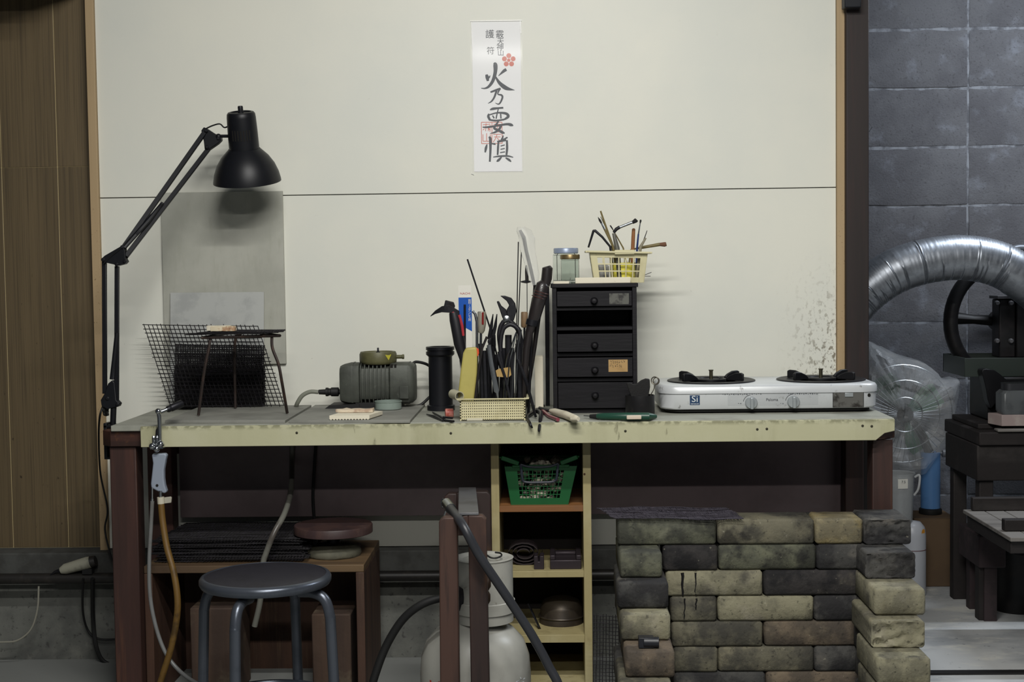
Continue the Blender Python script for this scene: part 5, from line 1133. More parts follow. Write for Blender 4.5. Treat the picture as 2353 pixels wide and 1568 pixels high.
p = at(1343, 1090, YU); new('nail_stain', MB().lathe([(0.003, 0), (0.003, 0.001)], p, (0, -1, 0), 8), mat('rust_spot', '4a2f1c', 0.7), su)
# green basket with offcuts
green = mat('green_plastic', '1a5a30', 0.4, layers=[('17522a', 10, 0.45, 0.7, 0.6)])
z0 = SHZ[0]; yb0 = YU+0.012; gdep = 0.20
gb = thing('green_basket', 'green plastic basket with a black handle full of grey scraps', 'basket', (at(1241, 1160, yb0).x, yb0+gdep/2, z0))
def gpt(u, v, back=0):
    BL_, BR_ = at(1175, 1163, yb0), at(1305, 1162, yb0); BL_.z = BR_.z = z0
    TL_, TR_ = at(1160, 1068, yb0), at(1325, 1066, yb0)
    TL_.z = TR_.z = at(1242, 1072, yb0).z
    p = BL_.lerp(BR_, u).lerp(TL_.lerp(TR_, u), v); p = V(p); p.y = yb0+0.008*(1-v)
    if back: p.y = yb0+gdep-0.008*(1-v)
    return p
def glat(f, nd, nu, nv, u0, u1, v0, v1, nm):
    m = MB(); nd = V(nd); t = 0.0022
    for i in range(nu+1): u = u0+(u1-u0)*i/nu; m.bar(f(u, v0-0.01), f(u, v1+0.01), 0.0019, t, up=nd)
    for j in range(nv+1): v = v0+(v1-v0)*j/nv; m.bar(f(u0-0.01, v), f(u1+0.01, v), 0.0019, t, up=nd)
    for a, b, c, d in ((0, u0, 0, 1), (u1, 1, 0, 1), (u0, u1, 0, v0), (u0, u1, v1, 1)):
        m.prism([f(a, c)-nd*t/2, f(b, c)-nd*t/2, f(b, d)-nd*t/2, f(a, d)-nd*t/2], nd*t)
    return new(nm, m, green, gb)
glat(lambda u, v: gpt(u, v), (0, -1, 0), 12, 7, 0.16, 0.84, 0.16, 0.90, 'lattice_wall')
glat(lambda u, v: gpt(u, v, 1), (0, -1, 0), 10, 5, 0.12, 0.88, 0.16, 0.90, 'lattice_wall')
glat(lambda u, v: gpt(0, v).lerp(gpt(0, v, 1), u), (-1, 0, 0), 10, 6, 0.12, 0.88, 0.16, 0.90, 'lattice_wall')
glat(lambda u, v: gpt(1, v).lerp(gpt(1, v, 1), u), (1, 0, 0), 10, 6, 0.12, 0.88, 0.16, 0.90, 'lattice_wall')
new('base', MB().prism([gpt(0, 0), gpt(1, 0), gpt(1, 0, 1), gpt(0, 0, 1)], (0, 0, 0.002)), green, gb)
zr = gpt(0, 1).z
m = MB()
for s, pa, pb_ in ((0, (1152, 1052), (1192, 1066)), (1, (1327, 1050), (1288, 1065))):
    a, b = at(*pa, yb0-0.002), at(*pb_, yb0-0.002)
    a.z = min(a.z, utop-0.01)
    m.bar(a, b, 0.011, 0.012, up=(0, 0, 1)); m.bar(a+V((0, 0.004, 0)), V((a.x, yb0+gdep, a.z)), 0.012, 0.006, up=(0, 0, 1))
m.bar(gpt(0.1, 1), gpt(0.9, 1), 0.006, 0.008, up=(0, 0, 1)); m.bar(gpt(0, 1, 1), gpt(1, 1, 1), 0.008, 0.008, up=(0, 0, 1))
new('rim', m, green, gb, bev=0.002)
hy = yb0-0.006
new('handle', MB().tube(spl(pts(hy, (1196, 1068), (1198, 1080), (1200, 1098), (1206, 1108), (1240, 1109), (1272, 1107), (1279, 1098), (1281, 1080), (1283, 1066)), 5), 0.0034, 8).tube(spl(pts(hy, (1196, 1068), (1215, 1073), (1240, 1074), (1265, 1072), (1283, 1066)), 5), 0.003, 8), mat('slate_handle', '3a3f4a', 0.4), gb)
scrap_m = mat('grey_scrap', 'c4bda9', 0.5, 0.1, layers=[('6e6c68', 30, 0.45, 0.65, 0.8), ('d8d2c0', 60, 0.6, 0.7, 0.7)], rnd=True)
for k in range(70):
    u, v, d = random.uniform(0.14, 0.86), random.uniform(0.05, 0.98), random.uniform(0.018, 0.05)
    if k < 14: u, v, d = random.uniform(0.3, 0.8), random.uniform(0.98, 1.06), random.uniform(0.03, 0.12)
    c_ = gpt(u, v); c_.y = yb0+d; c_.z = max(c_.z, z0+0.014)
    s_ = random.uniform(0.008, 0.014); m = MB().ball(c_, s_, 6, (random.random()-.5, random.random()-.5, 1), random.uniform(0.35, 0.9)).jit(s_*0.22)
    new('scrap', m, scrap_m, label='small grey scrap lump in the green basket', cat='scrap', group='scraps in the green basket', smooth=20)
# second shelf: rolled belt, slotted block, dapping block
z1 = SHZ[1]; y1 = YU+0.10
P = []
for i in range(46):
    a = i*0.42; r_ = 0.012+0.0011*i*0.6
    P.append(V((at(1205, 1270, y1).x+r_*math.cos(a)*1.2, y1, z1+0.033+r_*math.sin(a)*0.8)))
m = MB(); n_ = len(P)
m.loft([[p+V((0, -0.025, 0)), p+V((0, 0.03, 0)), p+V((0, 0.03, 0.003)), p+V((0, -0.025, 0.003))] for p in P])
zmin = min(v.z for v in m.v); m.v = [v+V((0, 0, z1-zmin+0.0005)) for v in m.v]
new('rolled_belt', m, mat('dark_leather', '2a2324', 0.55), label='rolled dark leather strap on the shelf behind the gas cylinder', cat='strap')
vb = at(1240, 1305, YU+0.02); sb = thing('slotted_block', 'small dark steel block with a slot on the shelf', 'block', (vb.x, YU+0.05, z1))
xq0, xq1 = at(1227, 1300, YU+0.02).x, at(1250, 1300, YU+0.02).x; hq = at(1238, 1279, YU+0.02).z
new('body', MB().prism([V((xq0, YU+0.02, z1)), V((xq1, YU+0.02, z1)), V((xq1, YU+0.02, hq)), V((xq0*0.4+xq1*0.6, YU+0.02, hq)), V((xq0*0.4+xq1*0.6, YU+0.02, hq-0.015)), V((xq0*0.6+xq1*0.4, YU+0.02, hq-0.015)), V((xq0*0.6+xq1*0.4, YU+0.02, hq)), V((xq0, YU+0.02, hq))], (0, 0.05, 0)), mat('violet_steel', '3b3438', 0.45, 0.5), sb, bev=0.0012)
xq0, xq1 = at(1264, 1300, YU+0.02).x, at(1336, 1300, YU+0.02).x; hq = at(1300, 1288, YU+0.02).z; ht = at(1300, 1272, YU+0.05).z
tv = thing('bench_vise_block', 'dark steel tray shaped block with raised ends on the shelf', 'block', ((xq0+xq1)/2, YU+0.07, z1))
new('body', MB().box(xq0, xq1, YU+0.02, YU+0.13, z1, hq), MATS['violet_steel'], tv, bev=0.002)
for a, b in ((xq0, xq0+0.014), (xq1-0.014, xq1)):
    new('end_lug', MB().box(a, b, YU+0.022, YU+0.128, hq, ht), MATS['violet_steel'], tv, bev=0.002)
new('cross_bar', MB().box(xq0+0.014, xq1-0.014, YU+0.09, YU+0.12, hq, ht-0.004), MATS['violet_steel'], tv, bev=0.002)
# third shelf: dome
z2 = SHZ[2]; yd = YU+0.14; xd = at(1290, 1420, yd).x; rd = sz(52, yd)
dm = thing('metal_dome', 'old bronze coloured metal dome with a banded rim on the lowest visible shelf', 'dome', (xd, yd, z2))
brz = mat('dull_bronze', '4a4238', 0.45, 0.5, layers=[('2f2a26', 10, 0.45, 0.65, 0.7)])
hd_ = at(1290, 1372, yd).z-z2
new('bowl', MB().lathe([(rd*0.98, 0), (rd*0.98, hd_*0.25), (rd*0.94, hd_*0.32), (rd*0.93, hd_*0.6), (rd*0.80, hd_*0.86), (rd*0.5, hd_*0.98), (0.001, hd_)], (xd, yd, z2), (0, 0, 1), 40), brz, dm, smooth=60)
new('rim_band', MB().ring((xd, yd, z2+hd_*0.28), rd*0.985, 0.003, (0, 0, 1), 40, 6), brz, dm)
new('steel_strip', MB().bar(at(1215, 1390, YU+0.12), zset(at(1240, 1440, YU+0.06), z2+0.003), 0.004, 0.012), dark_steel, label='dark steel strip leaning inside the shelf beside the metal dome', cat='strip')

# ------------------------------------------------------------------ gas cylinder and wooden rack
YG = -0.75
gcx = at(1092, 1480, YG).x; GR = sz(129, YG)
gcy = thing('gas_cylinder', 'pale grey propane gas cylinder standing inside the wooden rack', 'gas cylinder', (gcx, YG, 0))
pale = mat('pale_grey_paint', 'a6a59d', 0.35, layers=[('8f8e86', 5, 0.4, 0.65, 0.7), ('6f675c', 40, 0.66, 0.74, 0.6)])
def gzp(py): return at(1092, py, YG).z
zs_, zn = gzp(1545), gzp(1432)
new('tank', MB().lathe([(GR*0.8, 0.01), (GR*0.97, 0.03), (GR, 0.06), (GR, zs_), (GR*0.975, zs_+(zn-zs_)*0.35), (GR*0.88, zs_+(zn-zs_)*0.66), (GR*0.70, zs_+(zn-zs_)*0.88), (GR*0.45, zn-0.002), (GR*0.40, zn+0.008), (0.001, zn+0.01)], (gcx, YG, 0), (0, 0, 1), 56), pale, gcy, smooth=60)
new('foot_ring', MB().lathe([(GR*0.86, 0), (GR*0.86, 0.03), (GR*0.83, 0.03), (GR*0.83, 0)], (gcx, YG, 0), (0, 0, 1), 40, False), pale, gcy)
# collar: open guard round the valve, in lighter grey
ccx = at(1112, 1350, YG).x; cr_ = sz(68, YG); zc0, zc1_ = gzp(1425), gzp(1285)
m = MB(); A0, A1 = R(-250), R(70); n_ = 40
rings = []
for i in range(n_+1):
    a = A0+(A1-A0)*i/n_; c_, s_ = math.cos(a), math.sin(a)
    low = zc0 if 12 < i < 36 else zc0+0.0
    rings.append([V((ccx+c_*cr_, YG+s_*cr_, low)), V((ccx+c_*(cr_-0.003), YG+s_*(cr_-0.003), low)), V((ccx+c_*(cr_-0.003), YG+s_*(cr_-0.003), zc1_)), V((ccx+c_*cr_, YG+s_*cr_, zc1_))])
m.loft(rings); new('valve_guard', m, pale, gcy, smooth=50)
new('guard_top', MB().lathe([(cr_, 0), (cr_+0.002, 0.004), (cr_-0.004, 0.006), (cr_-0.010, 0.003), (cr_-0.02, 0.0)], (ccx, YG, zc1_), (0, 0, 1), 40, False), pale, gcy, smooth=60)
new('guard_band', MB().lathe([(cr_+0.001, 0), (cr_+0.004, 0.002), (cr_+0.004, 0.028), (cr_+0.001, 0.03)], (ccx, YG, zc0+0.022), (0, 0, 1), 40, False), pale, gcy)
new('guard_lid', MB().lathe([(cr_-0.004, 0), (cr_-0.004, 0.003), (0.001, 0.006)], (ccx, YG, zc1_-0.004), (0, 0, 1), 40), pale, gcy)
new('lid_wire', MB().tube(spl([at(1118, 1276, YG-0.02), at(1128, 1282, YG-0.03), at(1140, 1283, YG-0.03), at(1152, 1278, YG-0.02), at(1150, 1272, YG), at(1138, 1270, YG+0.01)], 5), 0.0022, 6), black_rub, gcy)
new('valve', MB().cyl((gcx, YG, zn), (gcx, YG, zn+0.07), 0.016).cyl((gcx, YG, zn+0.04), (gcx-0.07, YG-0.01, zn+0.045), 0.010).ball((gcx, YG, zn+0.08), 0.02, 14, sq=0.6), mat('brass_valve', '6b5a34', 0.35, 0.8), gcy)
new('regulator', MB().lathe([(0.012, 0), (0.03, 0.006), (0.03, 0.022), (0.012, 0.03)], at(1049, 1380, YG-0.06), (-0.2, 1, 0.1), 20), dark_steel, gcy)
redp = mat('red_print_paint', 'a8382e', 0.5); wht = mat('white_print_paint', 'd4d6d8', 0.5)
wrapc = (gcx, YG, GR+0.0006)
q0 = at(1010, 1572, YG-GR); q = MB()
lettering(q, 'ガス', (gcx-0.075, gzp(1572)), 0.055, 0, wrap=wrapc); new('lettering', q, redp, gcy)
q = MB(); lettering(q, '京', (gcx+GR*0.98, gzp(1560)), 0.035, 0, 0.9, wrap=wrapc); new('lettering', q, wht, gcy)
new('gas_hose', MB().tube(spl([at(1052, 1378, YG-0.09), at(1010, 1376, YG-0.10), at(965, 1392, YG-0.10), at(925, 1425, YG-0.09), at(890, 1480, YG-0.08), at(866, 1540, YG-0.08), at(850, 1600, YG-0.08), zset(at(830, 1640, YG-0.08), 0.011)], 8), 0.0098, 12), black_rub, gcy)
# rack
rust_w = mat('rusty_brown_wood', '453028', 0.6, layers=[('281d1b', 9, 0.38, 0.60, 0.9, (1, 1, 0.15)), ('7d5634', 7, 0.55, 0.72, 0.8, (1, 1, 0.3), ((2, 0.30, 0.46),)), ('1f1716', 50, 0.58, 0.7, 0.5, ST)], bump=0.12, bst=ST)
rk = thing('wooden_rack', 'brown wooden yoke rack with a grey strap standing round the gas cylinder', 'rack', (gcx, YG, 0))
def yoke(y, xl0, xl1, xr0, xr1, top, crot, nm):
    f = lambda px, py: at(px, py, y)
    zt0 = f((xl0+xr1)/2, top).z; zcr = f((xl0+xr1)/2, crot).z
    a0, a1, b0, b1 = f(xl0, 1300).x, f(xl1, 1300).x, f(xr0, 1300).x, f(xr1, 1300).x
    new(nm, MB().prism([V((a0-0.003, y, 0)), V((a1-0.001, y, 0)), V((a1, y, zcr)), V((a1, y, zt0-0.004)), V((a0+0.012, y, zt0-0.004)), V((a0+0.002, y, zt0-0.012))], (0, 0.034, 0)), rust_w, rk, bev=0.003)
    new(nm, MB().prism([V((b0+0.001, y, 0)), V((b1+0.004, y, 0)), V((b1, y, zt0-0.010)), V((b1-0.008, y, zt0)), V((b0, y, zt0)), V((b0, y, zcr))], (0, 0.034, 0)), rust_w, rk, bev=0.003)
    new('head_block', MB().prism([V((a1, y+0.002, zcr)), V((b0, y+0.002, zcr)), V((b0, y+0.002, zt0)), V((a1, y+0.002, zt0-0.003))], (0, 0.030, 0)), rust_w, rk, bev=0.002)
    return zt0
yA, yB = -0.955, -0.595
zA = yoke(yA, 1008, 1052, 1077, 1118, 1186, 1232, 'upright'); zB = yoke(yB, 1022, 1052, 1094, 1129, 1131, 1180, 'upright')
iron_g = mat('grey_strap', '6a6a6c', 0.45, 0.5, layers=[('4c4a4a', 9, 0.45, 0.65, 0.6)])
pA, pB = at(1085, 1186, yA), at(1074, 1132, yB+0.034); pA.z = zA+0.002; pB.z = zB+0.002
new('top_strap', MB().prism([V((at(1053, 1186, yA).x, yA+0.002, zA+0.0005)), V((at(1100, 1186, yA).x, yA+0.002, zA+0.0005)), V((at(1092, 1132, yB).x, yB+0.034, zB+0.0005)), V((at(1052, 1132, yB).x, yB+0.034, zB+0.0005))], (0, 0, 0.006)), iron_g, rk, bev=0.001)
new('foot_rail', MB().bar(V((gcx-GR-0.03, yA+0.03, 0.02)), V((gcx-GR-0.03, yB+0.004, 0.02)), 0.03, 0.04, up=(0, 0, 1)).bar(V((gcx+GR+0.03, yA+0.03, 0.02)), V((gcx+GR+0.03, yB+0.004, 0.02)), 0.03, 0.04, up=(0, 0, 1)).bar(V((gcx-GR-0.045, yA+0.017, 0.02)), V((gcx+GR+0.045, yA+0.017, 0.02)), 0.034, 0.04, up=(0, 0, 1)), rust_w, rk)
lug_m = mat('dark_bronze_lug', '3a2c22', 0.5, 0.4)
for py, hw in ((1341, 19), (1374, 18)):
    p, q_ = at(1106-hw*1.15, py, yA+0.045), at(1106+hw*1.15, py, yA+0.045)
    new('hinge_lug', MB().tube([p, p.lerp(q_, 0.12), p.lerp(q_, 0.88), q_], [0.008, 0.0165, 0.0165, 0.008], 14), lug_m, rk)
# pressure hose hooked over the rack
hp = thing('pressure_hose', 'thick black hose with a metal end hooked on the wooden rack', 'hose', (at(1150, 1400, yA).x, yA, 0))
new('hose', MB().tube(spl([at(1033, 1166, yA+0.10), at(1062, 1205, yA-0.030), at(1100, 1275, yA-0.040), at(1150, 1350, yA-0.03), at(1190, 1410, yA-0.02), at(1225, 1465, yA-0.02), at(1260, 1530, yA-0.02), at(1290, 1600, yA-0.03), zset(at(1310, 1650, yA-0.05), 0.010)], 8), 0.0105, 14), mat('grey_black_hose', '2c2d31', 0.38), hp)
new('ferrule', MB().tube([at(1026, 1157, yA+0.13), at(1036, 1170, yA+0.09)], 0.0128, 14), steel, hp)
new('hook', MB().tube(spl([at(1030, 1162, yA+0.12), at(1018, 1168, yA+0.13), at(1014, 1155, yA+0.14), at(1018, 1146, yA+0.14)], 5), 0.0016, 6).tube(spl([at(1030, 1164, yA+0.12), at(1022, 1180, yA+0.13), at(1020, 1190, yA+0.14)], 5), 0.0022, 6), steel, hp)
# ------------------------------------------------------------------ fire brick hearth
YW = -0.62
def brick_mesh(L_, D_, H_, rough=0.0012, chip=0.0, seed=0):
    """box with softly worn edges; chip > 0 breaks the front face up"""
    rnd = random.Random(seed); nx, ny, nz = (16, 3, 10) if chip else (8, 3, 4)
    def axis(n, l): return [0, 0.006]+[0.006+(l-0.012)*i/(n-2) for i in range(1, n-2)]+[l-0.006, l]
    xs, ys, zs = axis(nx, L_), axis(ny+1, D_), axis(nz, H_)
    idx = {}; vs = []; fs = []
    def vert(i, j, k):
        if (i, j, k) in idx: return idx[(i, j, k)]
        x, y, z = xs[i], ys[j], zs[k]; e = [(i in (0, len(xs)-1)), (j in (0, len(ys)-1)), (k in (0, len(zs)-1))]
        p = V((x, y, z)); c_ = V((L_/2, D_/2, H_/2)); n = sum(e)
        if n >= 2:
            ins = 0.0028 if n == 2 else 0.0042
            for a in range(3):
                if e[a]: p[a] += (1 if p[a] < c_[a] else -1)*(ins+rnd.uniform(0, rough*1.4))*0.7
        else:
            for a in range(3):
                if e[a]: p[a] += rnd.uniform(-rough, rough)*0.4
        if chip and j == 0:
            q = mnoise.noise(V((x*42+seed*7, z*60, seed)))*0.5+mnoise.noise(V((x*110+seed, z*130, seed*3)))*0.5
            p.y += chip*(0.5+1.1*q)*(0.3 if n >= 2 else 1)+rnd.uniform(-1, 1)*0.0008
        idx[(i, j, k)] = len(vs); vs.append(p); return idx[(i, j, k)]
    X_, Y_, Z_ = len(xs)-1, len(ys)-1, len(zs)-1
    for i in range(X_):
        for k in range(Z_):
            fs += [(vert(i, 0, k), vert(i+1, 0, k), vert(i+1, 0, k+1), vert(i, 0, k+1)), (vert(i, Y_, k), vert(i, Y_, k+1), vert(i+1, Y_, k+1), vert(i+1, Y_, k))]
        for j in range(Y_):
            fs += [(vert(i, j, 0), vert(i, j+1, 0), vert(i+1, j+1, 0), vert(i+1, j, 0)), (vert(i, j, Z_), vert(i+1, j, Z_), vert(i+1, j+1, Z_), vert(i, j+1, Z_))]
    for j in range(Y_):
        for k in range(Z_):
            fs += [(vert(0, j, k), vert(0, j, k+1), vert(0, j+1, k+1), vert(0, j+1, k)), (vert(X_, j, k), vert(X_, j+1, k), vert(X_, j+1, k+1), vert(X_, j, k+1))]
    return MB().add(vs, fs)
def bmat(nm, c, l1, l2, soot, am):
    return mat(nm, c, 0.85, layers=[(l1, 7, 0.42, 0.62, 0.8), (l2, 16, 0.52, 0.70, 0.7), (soot, 11, 0.44, 0.60, am), ('131214', 8, 0.56, 0.66, am), ('1a1917', 90, 0.58, 0.68, 0.55), ('aaa692', 70, 0.66, 0.74, 0.4)], bump=0.5, bscale=110, rnd=True)
B = {'p': bmat('brick_pale', '87836c', '716c58', '989280', '4a483f', 0.55), 'm': bmat('brick_mid', '6b6756', '555246', '807a64', '33322f', 0.75),
     'd': bmat('brick_dark', '474643', '373736', '65615a', '1e1d1f', 0.85), 'k': bmat('brick_black', '322f2e', '272626', '59544a', '151416', 0.95),
     'y': bmat('brick_yellow', '8b7c52', '827b64', '9a864a', '504c40', 0.6), 'g': bmat('brick_green', '626351', '4f5046', '737361', '2e2f2a', 0.8), 'b': bmat('brick_brown', '6b5e4e', '574d42', '7a6e5a', '34302c', 0.65)}
wz_top = at(1760, 1193, YW).z; nrow = 8; CH = wz_top/nrow
hearth = thing('brick_hearth', 'small open hearth of loose sooty fire bricks in front of the workbench', 'hearth', (at(1760, 1500, YW).x, YW, 0))
seed_ = [0]
def brick(x0, x1, y0, dep, row, mk, chip=0.0, lift=0.0, hh=None):
    seed_[0] += 1
    h = CH-0.0012; m = brick_mesh(x1-x0-0.0012, dep, h if hh is None else hh, 0.0014, chip, seed_[0])
    z = CH*(nrow-row); off = V((x0+0.0006, y0, z))
    m.v = [v+off for v in m.v]; o = new('brick', m, B[mk], hearth, smooth=50); return o
Xw = lambda px: at(px, 1350, YW).x
rows = {1: [(1420, 1647, 'g'), (1650, 1872, 'm'), (1874, 1983, 'y')], 2: [(1524, 1650, 'k'), (1652, 1876, 'g'), (1877, 1990, 'd')],
        3: [(1530, 1753, 'p'), (1755, 1979, 'k')], 4: [(1540, 1647, 'm'), (1649, 1870, 'p'), (1871, 1986, 'd')],
        5: [(1542, 1753, 'm'), (1756, 1979, 'b')], 6: [(1546, 1649, 'm'), (1650, 1871, 'm'), (1872, 1986, 'd')], 7: [(1548, 1758, 'd'), (1760, 1981, 'b')], 8: [(1548, 1650, 'd'), (1652, 1870, 'm'), (1872, 1986, 'd')]}
for r_, l in rows.items():
    for a, b, k in l: brick(Xw(a), Xw(b), YW+random.uniform(-0.002, 0.002), 0.108, r_, k)
left = [(2, 1424, 1522, 1300, -0.70, 'g', .0), (3, 1419, 1537, 1368, -0.748, 'd', .0), (4, 1427, 1541, 1443, -0.80, 'p', .0), (5, 1437, 1551, 1526, -0.885, 'b', .0), (6, 1424, 1545, 1600, -0.93, 'm', 0), (7, 1430, 1550, 1650, -0.98, 'm', 0), (8, 1430, 1550, 1690, -1.0, 'd', 0)]
for r_, a, b, py, y, k, c in left: brick(at(a, py, y).x, at(b, py, y).x, y, 0.228, r_, k, c)
right = [(1, 1986, 2095, 1220, -0.635, 'd', .012), (2, 1989, 2105, 1302, -0.73, 'd', .012), (3, 2009, 2128, 1386, -0.83, 'p', 0), (4, 2003, 2127, 1466, -0.88, 'p', .012), (5, 2016, 2140, 1550, -0.955, 'p', 0), (6, 2020, 2145, 1620, -0.98, 'm', 0), (7, 2020, 2145, 1650, -1.0, 'd', 0), (8, 2020, 2145, 1690, -1.01, 'd', 0)]
for r_, a, b, py, y, k, c in right: brick(at(a, py, y).x, at(b, py, y).x, y, 0.150 if r_ == 1 else 0.228, r_, k, c)
# second brick of each side course behind the stepped ends
for (r_, a, b, py, y, k, c) in left[2:]: brick(at(a, py, y).x, at(a, py, y).x+0.105, y+0.2285, 0.11, r_, 'd')
for (r_, a, b, py, y, k, c) in right[2:]: brick(at(b, py, y).x-0.105, at(b, py, y).x, y+0.2285, 0.11, r_, 'd')
tar = mat('black_tar', '0f0e0f', 0.35)
for px, y0, y1, r_ in ((1568, 1317, 1370, 0.0042), (1598, 1317, 1368, 0.003), (1573, 1376, 1424, 0.0022), (1600, 1376, 1402, 0.0026)):
    P_ = [at(px+random.uniform(-1.5, 1.5), y0+(y1-y0)*i/6, YW-0.0008) for i in range(7)]
    new('tar_drip', MB().tube(P_, [r_, r_*0.9, r_*0.7, r_*0.75, r_*0.6, r_*0.7, r_*0.4], 8, fa=0.35), tar, hearth)
zk = CH*(nrow-5)+CH                     # top of the fifth course
yk = -0.872
xk0, xk1 = at(1468, 1468, yk).x, at(1515, 1468, yk).x
new('black_block', MB().box(xk0, xk1-0.012, yk+0.004, yk+0.034, zk, zk+0.024).cyl((xk0+0.012, yk+0.012, zk+0.0125), (xk1, yk+0.010, zk+0.0125), 0.0125, n=18), mat('slate_black', '1d1e24', 0.4), label='small black metal block resting on the stepped bricks', cat='block', bev=0.001)
zt7 = CH*nrow
wire_sheet('hearth_mesh', 'ragged dark wire mesh lying on top of the brick hearth',
           [V((at(1378, 1165, YW+0.11).x, YW+0.125, zt7+0.010)), V((at(1668, 1162, YW+0.11).x, YW+0.115, zt7+0.009)), V((at(1704, 1192, YW).x, YW-0.012, zt7+0.0035)), V((at(1416, 1196, YW).x, YW-0.006, zt7+0.005))], 64, 24, 0.0011, 0.0012, None, 0.0013, mt=mat('violet_soot_wire', '35313a', 0.6, 0.3, layers=[('4b4650', 80, 0.5, 0.7, 0.6)]))
wire_sheet('wire_mesh', 'upright wire mesh leaning beside the brick hearth near the shelf unit',
           [V((at(1366, 1425, -0.55).x, -0.50, at(1366, 1425, -0.55).z)), V((at(1424, 1430, -0.55).x, -0.50, at(1424, 1430, -0.55).z)), V((at(1424, 1600, -0.6).x, -0.56, 0.004)), V((at(1362, 1600, -0.6).x, -0.56, 0.004))], 8, 26, 0.0009, 0.0008)

# ------------------------------------------------------------------ next bay: duct, machine, fan, boxes
YD = 0.36
alu = mat('aluminium_duct', '9a9fa6', 0.42, 0.9, layers=[('74787f', 40, 0.45, 0.7, 0.6)])
P = spl(pts(YD, (1880, 1010, 0.50), (1886, 900, 0.44), (1905, 800, 0.40), (1930, 740), (1960, 700), (2000, 660), (2060, 622), (2130, 600), (2210, 592), (2290, 606), (2350, 640), (2410, 690, 0.42), (2450, 740, 0.60), (2460, 752, 0.80), (2460, 753, 0.94), (2458, 752, 1.075)), 16)
# resample evenly and ridge it
L_ = [0]
for a, b in zip(P[:-1], P[1:]): L_.append(L_[-1]+(b-a).length)
n_ = int(L_[-1]/0.0036); Q = []; j = 0
for i in range(n_+1):
    s = L_[-1]*i/n_
    while j < len(P)-2 and L_[j+1] < s: j += 1
    Q.append(P[j].lerp(P[j+1], (s-L_[j])/max(L_[j+1]-L_[j], 1e-6)))
dr_ = sz(51, YD)
new('flexible_duct', MB().tube(Q, [dr_+(0.0013 if i % 2 else -0.0009)+random.uniform(-.0006, .0006) for i in range(len(Q))], 32), alu, label='big arched flexible aluminium duct in front of the block wall', cat='duct', smooth=70)
new('thin_pipe', MB().tube(spl(pts(0.95, (2300, 590), (2330, 572), (2360, 570), (2420, 580), (2470, 590, 1.03), (2485, 592, 1.105)), 6), 0.012, 12), mat('grey_pipe', '7d828a', 0.4, 0.5), label='thin grey pipe passing behind the flexible duct', cat='pipe')
# flywheel machine
YMc = 0.64
dk = mat('machine_black', '151415', 0.5, 0.3, layers=[('2a2526', 12, 0.45, 0.65, 0.6)])
mch = thing('rolling_mill', 'dark cast iron rolling machine with a big spoked flywheel', 'machine', (at(2330, 860, YMc).x, YMc, at(2330, 940, YMc).z))
wc = at(2300, 738, YMc+0.06); R1 = sz(128, YMc+0.06)
new('flywheel_rim', MB().tube([wc+V((R1*0.92*math.cos(a), 0.02*math.cos(a), R1*math.sin(a))) for a in [2*math.pi*i/48 for i in range(48)]], 0.026, 12, True, flat=0.9), dk, mch)
for a in (R(176), R(56), R(296)):
    new('spoke', MB().tube([wc+V((0.02*math.cos(a), 0, 0.02*math.sin(a))), wc+V((R1*0.5*math.cos(a), 0, R1*0.5*math.sin(a))), wc+V((R1*0.9*math.cos(a), 0, R1*0.96*math.sin(a)))], [0.024, 0.020, 0.030], 10, flat=0.8), dk, mch)
new('hub', MB().cyl(wc+V((0, -0.05, 0)), wc+V((0, 0.04, 0)), 0.035, n=20), dk, mch)
fr_ = new('frame', MB().pbox(2296, 688, 2334, 822, YMc-0.04, 0.08).pbox(2336, 680, 2420, 822, YMc-0.05, 0.10), dk, mch, bev=0.004)
new('cap_plate', MB().pbox(2292, 680, 2334, 687, YMc-0.045, 0.09), mat('worn_iron', '5d5c5e', 0.45, 0.6), mch, bev=0.001)
for px, py in ((2290, 697), (2322, 697), (2290, 784), (2322, 784), (2324, 664), (2340, 676)):
    p = at(px, py, YMc-0.045); new('bolt', MB().lathe([(0.009, 0.0), (0.009, 0.008), (0.006, 0.012), (0.001, 0.012)], p, (0, -1, 0), 8), MATS['worn_iron'], mch)
new('adjuster', MB().pprism(YMc-0.05, 0.06, (2334, 668), (2340, 646), (2352, 640), (2400, 640), (2400, 676), (2336, 678)), MATS['worn_iron'], mch, bev=0.003)
new('base_casting', MB().pbox(2310, 820, 2420, 850, YMc-0.03, 0.08), dk, mch)
# green tray
trm = mat('dark_green_paint', '28302b', 0.5)
tz0, tz1 = at(2280, 866, YMc-0.10).z, at(2280, 823, YMc-0.10).z; tx0 = at(2217, 845, YMc-0.10).x
tr_ = thing('green_tray', 'dark green metal tray under the rolling machine', 'tray', (tx0+0.15, YMc, tz0))
new('front_wall', MB().box(tx0, tx0+0.36, YMc-0.10, YMc-0.095, tz0, tz1), trm, tr_, bev=0.001)
new('side_wall', MB().box(tx0, tx0+0.005, YMc-0.095, YMc+0.16, tz0, tz1), trm, tr_)
new('back_wall', MB().box(tx0, tx0+0.36, YMc+0.155, YMc+0.16, tz0, tz1), trm, tr_)
new('bottom', MB().box(tx0+0.005, tx0+0.36, YMc-0.095, YMc+0.155, tz0, tz0+0.004), trm, tr_)
# black lever bracket
new('lever_bracket', MB().prism(pts(YMc-0.16, (2256, 856), (2258, 850), (2266, 848), (2285, 851), (2298, 860), (2313, 873), (2420, 873), (2420, 925), (2290, 925), (2278, 940), (2270, 920), (2266, 895), (2260, 870)), (0, 0.05, 0)), mat('black_bracket', '131316', 0.4, 0.3), label='black curved iron bracket below the green tray', cat='bracket', bev=0.002)
